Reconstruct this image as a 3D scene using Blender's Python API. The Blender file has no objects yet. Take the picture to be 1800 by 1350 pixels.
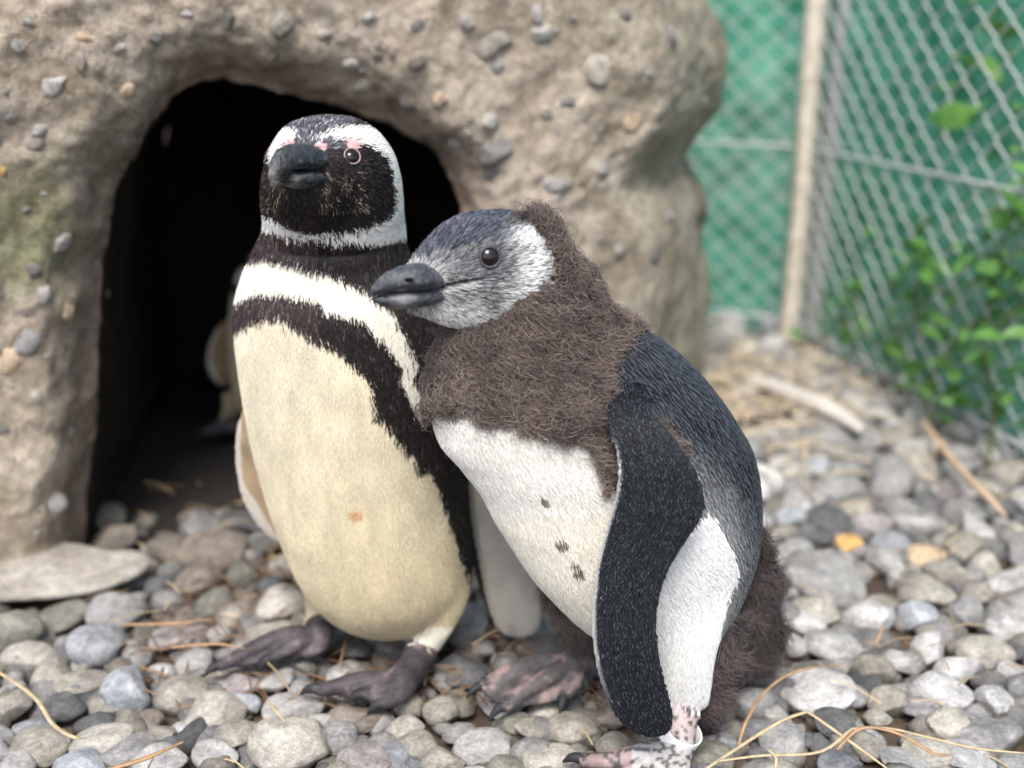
import bpy, bmesh, math, random
import numpy as np
from mathutils import Vector, Matrix, kdtree, Quaternion
from mathutils.bvhtree import BVHTree

# ------------------------------------------------------------------ camera, world, sun, exposure
SC = bpy.context.scene
COL = SC.collection
H_CAM, PITCH, FPX = 0.69, math.radians(17.9), 1900.0      # eye height, tilt, focal length in px of an 1800 px frame
camd = bpy.data.cameras.new('camera'); cam = bpy.data.objects.new('camera', camd); COL.objects.link(cam)
cam.location = (0, 0, H_CAM); cam.rotation_euler = (math.pi/2 - PITCH, 0, 0)
camd.sensor_width = 36; camd.lens = FPX/1800*36; camd.clip_start = 0.02; camd.clip_end = 200
camd.dof.use_dof = True; camd.dof.focus_distance = 0.985; camd.dof.aperture_fstop = 2.0
SC.camera = cam

SUN_EL, SUN_AZ = math.radians(57), math.radians(189)       # azimuth clockwise from +Y: behind the camera, to the left
world = bpy.data.worlds.new('World'); SC.world = world; world.use_nodes = True
wn = world.node_tree; wn.nodes.clear()
wo = wn.nodes.new('ShaderNodeOutputWorld'); bg = wn.nodes.new('ShaderNodeBackground'); sk = wn.nodes.new('ShaderNodeTexSky')
sk.sky_type = 'NISHITA'; sk.sun_disc = False; sk.sun_elevation = SUN_EL; sk.sun_rotation = SUN_AZ
sk.air_density = 1.0; sk.dust_density = 3.0; sk.ozone_density = 1.0
bg.inputs['Strength'].default_value = 0.11
wn.links.new(sk.outputs[0], bg.inputs['Color']); wn.links.new(bg.outputs[0], wo.inputs['Surface'])
sund = bpy.data.lights.new('sun', 'SUN'); sun = bpy.data.objects.new('sun', sund); COL.objects.link(sun)
sund.energy = 1.5; sund.angle = math.radians(22); sund.color = (1.0, 0.965, 0.91)
sdir = Vector((math.sin(SUN_AZ)*math.cos(SUN_EL), math.cos(SUN_AZ)*math.cos(SUN_EL), math.sin(SUN_EL)))
sun.rotation_euler = (-sdir).to_track_quat('-Z', 'Y').to_euler()
SC.view_settings.view_transform = 'Standard'; SC.view_settings.look = 'None'
SC.view_settings.exposure = 1.30; SC.view_settings.gamma = 1.0; SC.view_settings.use_curve_mapping = False
try:
    SC.cycles.use_denoising = True
    SC.cycles.max_bounces = 8
except Exception: pass

# ------------------------------------------------------------------ helpers
rng = np.random.default_rng(7); random.seed(7)
CP, SP = math.cos(PITCH), math.sin(PITCH)
FWD = np.array([0, CP, -SP]); UP = np.array([0, SP, CP]); RT = np.array([1.0, 0, 0]); CAMP = np.array([0, 0, H_CAM])
def ray(px, py):
    px, py = np.asarray(px, float), np.asarray(py, float)
    return FWD + RT*((px-900)/FPX)[..., None] + UP*((675-py)/FPX)[..., None]
def at(px, py, Y):                       # the world point seen at (px, py) that stands Y metres in front of the lens
    d = ray(px, py); return CAMP + d*(np.asarray(Y, float)/d[..., 1])[..., None]
def ground_at(px, py, z=0.0):
    d = ray(px, py); return CAMP + d*((np.asarray(z, float)-H_CAM)/d[..., 2])[..., None]
def proj(P):
    q = P - CAMP; w = q@FWD
    return 900 + FPX*(q@RT)/w, 675 - FPX*(q@UP)/w
def scale_at(P): return float((np.asarray(P)-CAMP)@FWD)/FPX       # metres per photograph pixel

def _hash(ix, iy, iz, seed):
    h = (ix*374761393 + iy*668265263 + iz*1274126177 + seed*974711) & 0xFFFFFFFF
    h = ((h ^ (h >> 13))*1274126177) & 0xFFFFFFFF
    return ((h ^ (h >> 16)) & 0xFFFF)/65535.0
def noise(P, s=1.0, seed=0):             # value noise, -1..1
    p = np.asarray(P, float)*s + 1000.0
    i = np.floor(p).astype(np.int64); f = p-i; f = f*f*(3-2*f)
    r = 0
    for dx in (0, 1):
        for dy in (0, 1):
            for dz in (0, 1):
                w = (f[..., 0] if dx else 1-f[..., 0])*(f[..., 1] if dy else 1-f[..., 1])*(f[..., 2] if dz else 1-f[..., 2])
                r = r + w*_hash(i[..., 0]+dx, i[..., 1]+dy, i[..., 2]+dz, seed)
    return r*2-1
def fbm(P, s, seed=0, oct=4, gain=0.5):
    r, a = 0, 1.0
    for k in range(oct):
        r = r + a*noise(P, s*2**k, seed+k*17); a *= gain
    return r
def catmull(rows, n):                    # smooth resampling of control rows
    R = np.asarray(rows, float); m = len(R)
    t = np.linspace(0, m-1, n); i = np.minimum(t.astype(int), m-2); f = (t-i)[:, None]
    p0, p1, p2, p3 = R[np.maximum(i-1, 0)], R[i], R[i+1], R[np.minimum(i+2, m-1)]
    return .5*((2*p1) + (p2-p0)*f + (2*p0-5*p1+4*p2-p3)*f**2 + (3*p1-p0-3*p2+p3)*f**3)
def unit(v): return v/np.maximum(np.linalg.norm(v, axis=-1, keepdims=True), 1e-9)
def inp(poly, x, y):
    poly = np.asarray(poly, float); r = np.zeros(x.shape, bool); n = len(poly); j = n-1
    for i in range(n):
        xi, yi = poly[i]; xj, yj = poly[j]
        c = ((yi > y) != (yj > y))
        r ^= c & (x < (xj-xi)*(y-yi)/((yj-yi) if abs(yj-yi) > 1e-9 else 1e-9) + xi); j = i
    return r

def mesh_of(name, V, F, smooth=True):
    me = bpy.data.meshes.new(name); me.from_pydata([tuple(v) for v in V], [], [tuple(f) for f in F]); me.update()
    if smooth: me.polygons.foreach_set('use_smooth', [True]*len(me.polygons))
    return me
def link(name, me, mat=None, parent=None, loc=None, label=None, kind=None):
    o = bpy.data.objects.new(name, me); COL.objects.link(o)
    if mat is not None and len(me.materials) == 0: me.materials.append(mat)
    if parent is not None: o.parent = parent
    if loc is not None: o.location = loc
    if label: o['label'] = label
    if kind: o['kind'] = kind
    return o
def tag(o, label, cat, group=None):
    o['label'] = label; o['category'] = cat
    if group: o['group'] = group
    return o
def empty(name, loc, label, cat, group=None):
    o = bpy.data.objects.new(name, None); COL.objects.link(o); o.location = loc; o.empty_display_size = .05
    return tag(o, label, cat, group)
def set_col(me, C):
    a = me.color_attributes.new('col', 'FLOAT_COLOR', 'POINT')
    C = np.asarray(C, np.float32); 
    if C.shape[1] == 3: C = np.concatenate([C, np.ones((len(C), 1), np.float32)], 1)
    a.data.foreach_set('color', C.ravel())
def loft(C, U, Wf, Wb=None, m=40, pw=2.0):
    C, U, Wf = map(lambda a: np.asarray(a, float), (C, U, Wf)); Wb = Wf if Wb is None else np.asarray(Wb, float)
    n = len(C); th = np.linspace(0, 2*np.pi, m, endpoint=False)
    c, s = np.cos(th), np.sin(th); e = 2.0/pw
    c = np.sign(c)*np.abs(c)**e; s = np.sign(s)*np.abs(s)**e
    V = C[:, None] + U[:, None]*c[None, :, None] + np.where(s[None, :, None] > 0, Wf[:, None], Wb[:, None])*s[None, :, None]
    V = V.reshape(-1, 3); F = []
    for i in range(n-1):
        for j in range(m):
            k = (j+1) % m; F.append((i*m+j, i*m+k, (i+1)*m+k, (i+1)*m+j))
    a, b = len(V), len(V)+1
    V = np.vstack([V, C[0], C[-1]])
    for j in range(m):
        k = (j+1) % m; F.append((a, k, j)); F.append((b, (n-1)*m+j, (n-1)*m+k))
    T = unit(np.gradient(C, axis=0)); T = np.vstack([np.repeat(T, m, 0), T[0], T[-1]])
    return V, F, T
def rows_loft(rows, n=70, m=48, back=1.0, pw=2.0, yaw=0.0):
    # rows: (py, left px, right px, Y, depth half as a share of the half width)
    R = catmull(rows, n); L = at(R[:, 1], R[:, 0], R[:, 3]); Q = at(R[:, 2], R[:, 0], R[:, 3])
    C = (L+Q)/2; U = (Q-L)/2; hw = np.linalg.norm(U, axis=1)
    d = np.array([math.sin(yaw), -math.cos(yaw), 0.0])
    T = unit(np.gradient(C, axis=0)); D = unit(d - T*(T@d)[:, None])
    W = D*(hw*R[:, 4])[:, None]
    return loft(C, U, W, -W*-back if False else W*back, m, pw)
def tube(pts, rad, n=24, m=14, flat=1.0, upv=(0, 0, 1)):
    P = catmull(np.hstack([np.asarray(pts, float), np.asarray(rad, float)[:, None]]), n)
    C, r = P[:, :3], P[:, 3]; T = unit(np.gradient(C, axis=0)); u = np.asarray(upv, float)
    S = unit(np.cross(T, u)); N = unit(np.cross(S, T))
    return loft(C, S*r[:, None], N*(r*flat)[:, None], None, m)
def web(A, B, th=0.0045, n=10, m=5, sag=0.0):
    # a thick sheet between two polylines
    A, B = catmull(A, n), catmull(B, n); V = []; F = []
    for side in (1, -1):
        for i in range(n):
            for j in range(m):
                f = j/(m-1); p = A[i]*(1-f)+B[i]*f; p = p + np.array([0, 0, side*th/2 - sag*math.sin(math.pi*f)]); V.append(p)
    idx = lambda s, i, j: s*n*m+i*m+j
    for i in range(n-1):
        for j in range(m-1):
            F.append((idx(0, i, j), idx(0, i, j+1), idx(0, i+1, j+1), idx(0, i+1, j)))
            F.append((idx(1, i, j), idx(1, i+1, j), idx(1, i+1, j+1), idx(1, i, j+1)))
    edge = [(0, j) for j in range(m)] + [(i, m-1) for i in range(1, n)] + [(n-1, j) for j in range(m-2, -1, -1)] + [(i, 0) for i in range(n-2, 0, -1)]
    for k in range(len(edge)):
        a, b = edge[k], edge[(k+1) % len(edge)]
        F.append((idx(0, *b), idx(0, *a), idx(1, *a), idx(1, *b)))
    V = np.array(V); T = np.tile(unit(B.mean(0, keepdims=True)-A.mean(0, keepdims=True)), (len(V), 1))
    return V, F, T

# ------------------------------------------------------------------ materials
def mat(name):
    m = bpy.data.materials.new(name); m.use_nodes = True; nt = m.node_tree; b = nt.nodes['Principled BSDF']
    return m, nt, b
def N(nt, t, **kw):
    n = nt.nodes.new(t)
    for k, v in kw.items():
        if k in n.inputs: n.inputs[k].default_value = v
        else: setattr(n, k, v)
    return n
def simple(name, col, rough=.5, bump=0, bscale=60, spec=.5, var=0.0):
    m, nt, b = mat(name); b.inputs['Base Color'].default_value = (*col, 1); b.inputs['Roughness'].default_value = rough
    b.inputs['Specular IOR Level'].default_value = spec
    tc = N(nt, 'ShaderNodeTexCoord'); tx = N(nt, 'ShaderNodeTexNoise', Scale=bscale, Detail=6.0); nt.links.new(tc.outputs['Object'], tx.inputs['Vector'])
    if var:
        mx = N(nt, 'ShaderNodeMix', data_type='RGBA', blend_type='MULTIPLY'); mx.inputs[0].default_value = 1
        rp = N(nt, 'ShaderNodeMapRange'); rp.inputs['To Min'].default_value = 1-var; rp.inputs['To Max'].default_value = 1+var
        rp.inputs['From Min'].default_value = .3; rp.inputs['From Max'].default_value = .7
        nt.links.new(tx.outputs[0], rp.inputs['Value']); mx.inputs[6].default_value = (*col, 1); nt.links.new(rp.outputs[0], mx.inputs[7]); nt.links.new(mx.outputs[2], b.inputs['Base Color'])
    if bump:
        bp = N(nt, 'ShaderNodeBump', Strength=bump, Distance=.002); nt.links.new(tx.outputs[0], bp.inputs['Height']); nt.links.new(bp.outputs[0], b.inputs['Normal'])
    return m
def attr_mat(name, rough=.5, bump=0, bscale=200, spec=.4):
    m, nt, b = mat(name); a = N(nt, 'ShaderNodeAttribute', attribute_name='col'); nt.links.new(a.outputs['Color'], b.inputs['Base Color'])
    b.inputs['Roughness'].default_value = rough; b.inputs['Specular IOR Level'].default_value = spec
    if bump:
        tc = N(nt, 'ShaderNodeTexCoord'); tx = N(nt, 'ShaderNodeTexNoise', Scale=bscale, Detail=6.0); nt.links.new(tc.outputs['Object'], tx.inputs['Vector'])
        bp = N(nt, 'ShaderNodeBump', Strength=bump, Distance=.0015); nt.links.new(tx.outputs[0], bp.inputs['Height']); nt.links.new(bp.outputs[0], b.inputs['Normal'])
    return m
M_SKIN = attr_mat('penguin_skin', .6, .35, 420, .3)
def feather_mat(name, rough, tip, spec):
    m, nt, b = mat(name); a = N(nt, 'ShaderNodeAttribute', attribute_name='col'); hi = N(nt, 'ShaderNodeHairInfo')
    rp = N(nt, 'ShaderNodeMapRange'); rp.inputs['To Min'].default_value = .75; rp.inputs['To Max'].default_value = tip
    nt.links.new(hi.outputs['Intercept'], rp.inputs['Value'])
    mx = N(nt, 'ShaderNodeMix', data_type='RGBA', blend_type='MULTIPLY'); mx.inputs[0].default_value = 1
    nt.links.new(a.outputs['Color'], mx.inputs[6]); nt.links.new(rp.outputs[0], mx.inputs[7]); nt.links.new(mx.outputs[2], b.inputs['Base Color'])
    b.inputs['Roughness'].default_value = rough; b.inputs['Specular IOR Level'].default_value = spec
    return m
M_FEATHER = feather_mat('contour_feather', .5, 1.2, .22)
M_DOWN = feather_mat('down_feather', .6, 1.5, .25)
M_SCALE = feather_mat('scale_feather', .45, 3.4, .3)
M_BEAK = attr_mat('horn', .48, .9, 240, .4)
M_EYE = simple('eye_gloss', (.010, .006, .005), .04)
M_EYERING = simple('eye_ring_skin', (.27, .19, .19), .5)
M_BAND = simple('band_plastic', (.78, .77, .74), .35, .1, 80)
M_STEEL = simple('galvanised_steel', (.56, .58, .575), .5, .2, 90, var=.15)
M_CLASP = simple('clasp_metal', (.16, .16, .17), .3)

# ------------------------------------------------------------------ penguins
def fuse(parts, voxel, smooth):
    V = []; F = []; ids = []; T = []; off = 0
    for pid, (v, f, t) in parts:
        V.append(v); T.append(t); ids += [pid]*len(v); F += [tuple(i+off for i in q) for q in f]; off += len(v)
    V = np.vstack(V); T = np.vstack(T); ids = np.array(ids)
    me = mesh_of('source', V, F); bm = bmesh.new(); bm.from_mesh(me); bmesh.ops.recalc_face_normals(bm, faces=bm.faces); bm.to_mesh(me); bm.free()
    o = bpy.data.objects.new('source', me); COL.objects.link(o)
    r = o.modifiers.new('r', 'REMESH'); r.mode = 'VOXEL'; r.voxel_size = voxel; r.use_smooth_shade = True
    s = o.modifiers.new('s', 'SMOOTH'); s.factor = .5; s.iterations = smooth
    dg = bpy.context.evaluated_depsgraph_get(); out = bpy.data.meshes.new_from_object(o.evaluated_get(dg))
    bpy.data.objects.remove(o); bpy.data.meshes.remove(me)
    n = len(out.vertices); P = np.empty(n*3); out.vertices.foreach_get('co', P); P = P.reshape(-1, 3)
    Nn = np.empty(n*3); out.vertices.foreach_get('normal', Nn); Nn = Nn.reshape(-1, 3)
    kd = kdtree.KDTree(len(V)); [kd.insert(v, i) for i, v in enumerate(V)]; kd.balance()
    near = np.array([kd.find(p)[1] for p in P])
    out.polygons.foreach_set('use_smooth', [True]*len(out.polygons))
    return out, P, Nn, ids[near], T[near]
def relax(me, P, mask, iters):
    ne = len(me.edges); E = np.empty(ne*2, int); me.edges.foreach_get('vertices', E); E = E.reshape(-1, 2); mask = np.asarray(mask, float); E = E[(mask > 0)[E].any(1)]
    a = np.concatenate([E[:, 0], E[:, 1]]); b = np.concatenate([E[:, 1], E[:, 0]]); n = len(P); cnt = np.maximum(np.bincount(a, minlength=n), 1)
    for _ in range(iters):
        avg = np.stack([np.bincount(a, P[b, i], n) for i in range(3)], 1)/cnt[:, None]; P += (mask*.6)[:, None]*(avg-P)*(cnt > 1)[:, None]
    me.vertices.foreach_set('co', P.ravel()); me.update(); Nn = np.empty(n*3); me.vertices.foreach_get('normal', Nn); return P, Nn.reshape(-1, 3)
def sample(me, P, Nn, n, weight):
    me.calc_loop_triangles(); m = len(me.loop_triangles); tri = np.empty(m*3, int); me.loop_triangles.foreach_get('vertices', tri); tri = tri.reshape(-1, 3)
    A, B, C = P[tri[:, 0]], P[tri[:, 1]], P[tri[:, 2]]; ar = np.linalg.norm(np.cross(B-A, C-A), axis=1)*weight[tri[:, 0]]
    t = rng.choice(m, n, p=ar/ar.sum()); u, v = rng.random(n), rng.random(n); s = u+v > 1; u[s], v[s] = 1-u[s], 1-v[s]
    p = A[t]+(B-A)[t]*u[:, None]+(C-A)[t]*v[:, None]
    nn = unit(Nn[tri[t, 0]]*(1-u-v)[:, None]+Nn[tri[t, 1]]*u[:, None]+Nn[tri[t, 2]]*v[:, None])
    return p, nn, tri[t, 0]
def spaced(p, d):                        # keep only points at least d apart
    seen = {}; keep = []
    for i, q in enumerate(p):
        k = (int(q[0]//d), int(q[1]//d), int(q[2]//d)); hit = False
        for a in (-1, 0, 1):
            for b in (-1, 0, 1):
                for c in (-1, 0, 1):
                    for r in seen.get((k[0]+a, k[1]+b, k[2]+c), ()):
                        if (r[0]-q[0])**2+(r[1]-q[1])**2+(r[2]-q[2])**2 < d*d: hit = True; break
                    if hit: break
                if hit: break
            if hit: break
        if not hit: seen.setdefault(k, []).append(q); keep.append(i)
    return np.array(keep)
def strands(name, root, nrm, flow, length, rad, lift, curl, col, matl, parent, base, keys=5, label=None):
    n = len(root); t = np.linspace(0, 1, keys)[None, :, None]
    fl = unit(flow - nrm*np.sum(flow*nrm, 1, keepdims=True)); sd = np.cross(nrm, fl)
    L = length[:, None, None]; lf = lift[:, None, None]
    P = root[:, None] - nrm[:, None]*.0002 + fl[:, None]*L*t*np.cos(lf) + nrm[:, None]*L*np.sin(lf)*(t - .45*t*t)
    ph = rng.random((n, 1, 1))*6.283; k = (1.2+rng.random((n, 1, 1))*1.4)*5
    cu = curl[:, None, None]*L
    P = P + cu*t*(sd[:, None]*np.sin(ph+k*t) + nrm[:, None]*.6*np.cos(ph+k*t))
    P = P - np.asarray(base)
    cv = bpy.data.hair_curves.new(name); cv.add_curves([keys]*n)
    cv.position_data.foreach_set('vector', P.astype(np.float32).ravel())
    ra = cv.attributes.get('radius') or cv.attributes.new('radius', 'FLOAT', 'POINT')
    prof = np.clip(1.15-np.linspace(0, 1, keys)**2, .12, 1)[None]
    ra.data.foreach_set('value', (rad[:, None]*prof).astype(np.float32).ravel())
    ca = cv.attributes.new('col', 'FLOAT_COLOR', 'CURVE')
    ca.data.foreach_set('color', np.concatenate([np.clip(col, 0, .95), np.ones((n, 1))], 1).astype(np.float32).ravel())
    cv.materials.append(matl)
    o = bpy.data.objects.new(name, cv); COL.objects.link(o); o.parent = parent; o['kind'] = 'stuff'
    if label: o['label'] = label
    return o
def beak_piece(name, spine, hw, hu, hd, parent, base, colfn, side=None, n=60, m=40, pw=2.2):
    S = catmull(spine, n); R = catmull(np.array([hw, hu, hd]).T, n); T = unit(np.gradient(S, axis=0))
    s = unit(np.cross(T, np.array([0, 0, 1.0]))) if side is None else np.tile(side, (n, 1)); u = unit(np.cross(s, T))
    V, F, _ = loft(S, s*R[:, :1], u*R[:, 1:2], u*R[:, 2:3], m, pw)
    V = V + unit(V-np.vstack([np.repeat(S, m, 0), S[0], S[-1]]))*(.00045*noise(V, 260, 4)+.0004*noise(V, 600, 5))[:, None]
    me = mesh_of(name, V-base, F); bm = bmesh.new(); bm.from_mesh(me); bmesh.ops.recalc_face_normals(bm, faces=bm.faces); bm.to_mesh(me); bm.free()
    t = np.concatenate([np.repeat(np.linspace(0, 1, n), m), [0, 1]]); cc = colfn(t, V)
    sn = np.concatenate([np.tile(np.sin(2*np.pi*np.arange(m)/m), n), [0, 0]]); uneven = np.clip(.55+.9*noise(V, 300, 15), 0, 1)
    lift = (np.exp(-((sn+.62)/.13)**2)*.9+np.exp(-((sn-1)/.06)**2)*.7)*np.clip(t/.25, 0, 1)*uneven if name == 'upper_beak' else np.exp(-((sn-.55)/.15)**2)*.5*uneven
    set_col(me, cc+lift[:, None]*A3(.085, .088, .085))  # pale horn edges plus highlights painted along ridge and mouth line
    return link(name, me, M_BEAK, parent)
def eyeball(parent, base, pos, nrm, r, ring_r, ringmat, off=.0045):
    bm = bmesh.new(); bmesh.ops.create_uvsphere(bm, u_segments=24, v_segments=16, radius=r)
    me = bpy.data.meshes.new('eye'); bm.to_mesh(me); bm.free(); me.polygons.foreach_set('use_smooth', [True]*len(me.polygons))
    e = link('eye', me, M_EYE, parent, tuple(pos-base))
    V = []; F = []; q = Vector(nrm).to_track_quat('Z', 'Y').to_matrix(); n, m = 28, 8
    for i in range(n):
        for j in range(m):
            a, b = 6.2832*i/n, 6.2832*j/m; rr = math.sqrt(r*r-off*off)*1.02+ring_r*math.cos(b); V.append(q@Vector((rr*math.cos(a), rr*math.sin(a), ring_r*math.sin(b)+off+.0006)))
            F.append((i*m+j, ((i+1) % n)*m+j, ((i+1) % n)*m+(j+1) % m, i*m+(j+1) % m))
    rg = mesh_of('eyelid', V, F); link('eyelid', rg, ringmat, e)
    return e
def vec_noise(P, s, seed): return np.stack([noise(P, s, seed), noise(P, s, seed+1), noise(P, s, seed+2)], 1)
A3 = lambda *c: np.array(c, float)

# ---- the adult
def build_adult():
    B = np.array([at(640, 1150, 1.09)[0], 1.09, 0.0])
    rows = [(203, 572, 582, 1.075, 1), (208, 535, 620, 1.075, .9), (219, 508, 645, 1.075, .92), (238, 489, 668, 1.075, .93), (270, 473, 690, 1.075, .93), (310, 463, 702, 1.075, .92),
            (350, 460, 707, 1.078, .9), (385, 464, 709, 1.083, .87), (412, 458, 712, 1.088, .84), (440, 446, 716, 1.09, .84), (475, 430, 732, 1.092, .84), (515, 418, 756, 1.093, .84),
            (560, 414, 776, 1.092, .84), (620, 419, 792, 1.09, .84), (700, 431, 806, 1.088, .84), (780, 446, 814, 1.085, .84), (860, 468, 820, 1.082, .85), (930, 492, 827, 1.08, .86),
            (990, 516, 830, 1.08, .86), (1030, 540, 823, 1.082, .84), (1062, 568, 802, 1.084, .80), (1084, 604, 770, 1.086, .76), (1096, 642, 732, 1.088, .7), (1101, 672, 702, 1.088, .7)]
    parts = [('torso', rows_loft(rows, 110, 64))]
    # cheek and chin swell round the base of the bill
    parts.append(('torso', rows_loft([(262, 545, 560, 1.02, 1), (275, 505, 600, 1.02, .9), (300, 485, 620, 1.02, .8), (330, 476, 625, 1.022, .8), (360, 480, 622, 1.03, .75), (385, 500, 605, 1.04, .7), (398, 540, 560, 1.045, .6)], 30, 32)))
    # thighs
    parts.append(('thigh', rows_loft([(1000, 690, 830, 1.07, .8), (1050, 715, 826, 1.06, .8), (1092, 722, 808, 1.052, .8), (1122, 722, 785, 1.048, .8), (1142, 722, 770, 1.048, .8), (1152, 724, 764, 1.048, .8)], 24, 28)))
    parts.append(('thigh', rows_loft([(1000, 518, 640, 1.12, .7), (1050, 533, 612, 1.128, .7), (1085, 537, 585, 1.13, .7), (1104, 543, 578, 1.13, .7)], 20, 24)))
    # flippers: the one at the picture's left seen from its inner face, the other hanging between the two birds
    fl = [(690, 446, 478, 1.11, .35), (725, 425, 486, 1.12, .3), (765, 415, 495, 1.125, .25), (815, 414, 506, 1.13, .2), (865, 422, 518, 1.13, .18), (905, 440, 528, 1.13, .18), (935, 464, 532, 1.13, .18), (953, 488, 530, 1.13, .18), (960, 505, 522, 1.13, .18)]
    parts.append(('flipper_r', rows_loft(fl, 40, 28)))
    fl = [(640, 775, 808, 1.1, .5), (700, 782, 820, 1.1, .4), (770, 792, 835, 1.1, .32), (830, 800, 855, 1.1, .26), (900, 810, 885, 1.1, .2), (960, 822, 915, 1.1, .18), (1020, 838, 942, 1.1, .16), (1065, 852, 952, 1.1, .16), (1095, 866, 952, 1.1, .16), (1113, 884, 940, 1.1, .16), (1120, 905, 920, 1.1, .16)]
    parts.append(('flipper_l', rows_loft(fl, 44, 28)))
    # feet
    def foot(ankle, heel, toes, rt, lift):
        lines = []
        for pts in toes:
            P = [heel] + [ground_at(x, y, z+.018) for x, y, z in pts]; k = len(P)
            parts.append(('foot', tube(P, np.linspace(rt*1.15, rt*.62, k), 26, 14, .8))); lines.append(np.array(P))
            d = unit(P[-1]-P[-2]); parts.append(('claw', tube([P[-1]-d*.006, P[-1]+d*.008+A3(0, 0, .003), P[-1]+d*.019+A3(0, 0, -.003)], [rt*.55, rt*.42, rt*.1], 12, 10)))
        for a, b in zip(lines[:-1], lines[1:]): parts.append(('web', web(a, b, .0055, 14, 7, .004)))
        parts.append(('foot', tube([ankle, (ankle+heel)/2, heel, heel+A3(0, 0, -.012)], [rt*1.5, rt*1.25, rt*1.4, rt*1.0], 20, 16)))
    foot(at(744, 1135, 1.05), ground_at(706, 1200, .042), [[(640, 1196, .024), (590, 1207, .02), (556, 1213, .016)], [(672, 1212, .022), (640, 1222, .018)], [(700, 1222, .018), (672, 1238, .012)]], .0125, 0)
    foot(at(562, 1092, 1.135), ground_at(560, 1118, .046), [[(500, 1118, .034), (440, 1142, .026), (385, 1172, .018)], [(520, 1130, .03), (478, 1158, .02)], [(560, 1135, .024), (535, 1150, .016)]], .0125, 0)
    # short tail behind
    parts.append(('tail', tube([at(720, 1080, 1.17), at(750, 1110, 1.22), at(770, 1130, 1.27)], [.05, .035, .012], 16, 16, .4)))
    me, P, Nn, ids, T = fuse(parts, .0023, 3)
    ID = {k: i for i, k in enumerate(['torso', 'thigh', 'flipper_r', 'flipper_l', 'foot', 'claw', 'web', 'tail'])}
    pid = np.array([ID[i] for i in ids])
    qx, qy = proj(P); mk = (pid <= 1)*np.clip((qy-960)/60, 0, 1)*np.clip((1130-qy)/40, 0, 1); P, Nn = relax(me, P, mk, 70)
    fwd = unit(A3(-.22, -.97, 0)[None])[0]
    COLLAR = [(551, 243), (584, 229), (611, 224), (640, 221), (660, 226), (690, 250), (720, 300), (730, 420), (711, 414), (695, 424), (667, 427), (622, 426), (578, 423), (544, 422), (515, 420), (478, 406), (455, 402), (440, 375), (469, 377), (489, 391), (511, 403), (544, 411), (589, 409), (622, 404), (655, 396), (678, 384), (690, 368), (693, 343), (690, 308), (681, 283), (668, 268), (644, 257), (633, 252), (600, 246), (578, 244), (562, 247)]
    BROW2 = [(470, 262), (488, 238), (500, 224), (514, 230), (522, 246), (500, 258), (489, 268), (478, 290)]
    PINK = [[(551, 253), (562, 250), (574, 252), (571, 265), (566, 281), (557, 272)], [(601, 243), (629, 246), (633, 260), (620, 264), (606, 272)], [(497, 250), (515, 246), (520, 256), (500, 266)]]
    CHEST = [(380, 540), (400, 480), (433, 460), (440, 456), (470, 450), (523, 463), (577, 480), (617, 497), (650, 513), (690, 547), (710, 587), (723, 623), (737, 636), (722, 663), (750, 700), (752, 730), (738, 727), (712, 690), (703, 667), (710, 647), (683, 613), (670, 590), (647, 577), (643, 560), (597, 550), (570, 547), (563, 530), (533, 523), (490, 515), (447, 515), (417, 530)]
    BELLY = [(380, 590), (415, 580), (433, 563), (467, 557), (497, 553), (503, 567), (533, 580), (557, 597), (590, 610), (617, 637), (643, 660), (657, 677), (653, 700), (660, 730), (683, 743), (697, 767), (717, 793), (733, 803), (727, 827), (758, 823), (767, 843), (776, 870), (790, 905), (799, 945), (815, 980), (824, 1040), (817, 1100), (790, 1145), (740, 1160), (700, 1170), (500, 1170), (380, 1000)]
    def paint(p, n, pid):
        x, y = proj(p); j = vec_noise(p, 90, 3)*3 + vec_noise(p, 400, 9)*2 + rng.normal(size=p.shape)*3.2; xj, yj = x+j[:, 0], y+j[:, 1]
        k = len(p); c = np.tile(A3(.014, .011, .011), (k, 1)); ty = np.zeros(k, int)     # 0 contour, -1 bare skin
        g = 1+.35*noise(p, 300, 5)
        side = n@fwd; front = (side > -.35)
        c = c*g[:, None]
        neckb = (yj > 405) & (yj < 700) & (x < 560) & front; c[neckb] = A3(.030, .021, .021)*g[neckb, None]  # left of the neck lightened to brown, painted as sunlit
        crown = (y < 262) & (x < 620); c[crown] = A3(.060, .058, .066)*(1+.8*noise(p[crown], 380, 12))[:, None]
        white = (inp(COLLAR, xj, yj) | inp(BROW2, xj, yj)) & (pid == 0); c[white] = A3(.74, .735, .70)
        # the white band runs on round the head
        rb = (~front | (n[:, 1] > .1)) & (pid == 0) & (y > 395) & (y < 425); c[rb] = A3(.78, .77, .72)
        speck = (pid == 0) & (y > 300) & (y < 372) & (x < 645) & (noise(p, 200, 31) > -.25) & (np.abs((y-335)/40) < 1) & ((x < 505) | (x > 560)); sq = speck & (rng.random(k) < .17); c[sq] = A3(.25, .205, .15)*(.4+rng.random(sq.sum()))[:, None]
        for q in PINK:
            pk = inp(q, x, y) & (pid == 0) & (n[:, 1] < .2); c[pk] = (A3(.56, .34, .34)*(1+.35*noise(p, 330, 71))[:, None])[pk]; ty[pk & (rng.random(k) < .8)] = -1
        ch = inp(CHEST, xj, yj) & front & (pid == 0); c[ch] = A3(.67, .65, .57)
        be = inp(BELLY, xj, yj) & front & (pid <= 1)
        lowness = np.clip((y-600)/500, 0, 1); cream = A3(.61, .565, .44)*(1-lowness)[:, None] + A3(.56, .48, .32)*lowness[:, None]  # cream deepens in tone towards the bottom
        cream = cream*(1+.10*noise(p*A3(1, 1, .35), 120, 21)+.08*noise(p, 40, 22))[:, None]
        c[be] = cream[be]
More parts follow.
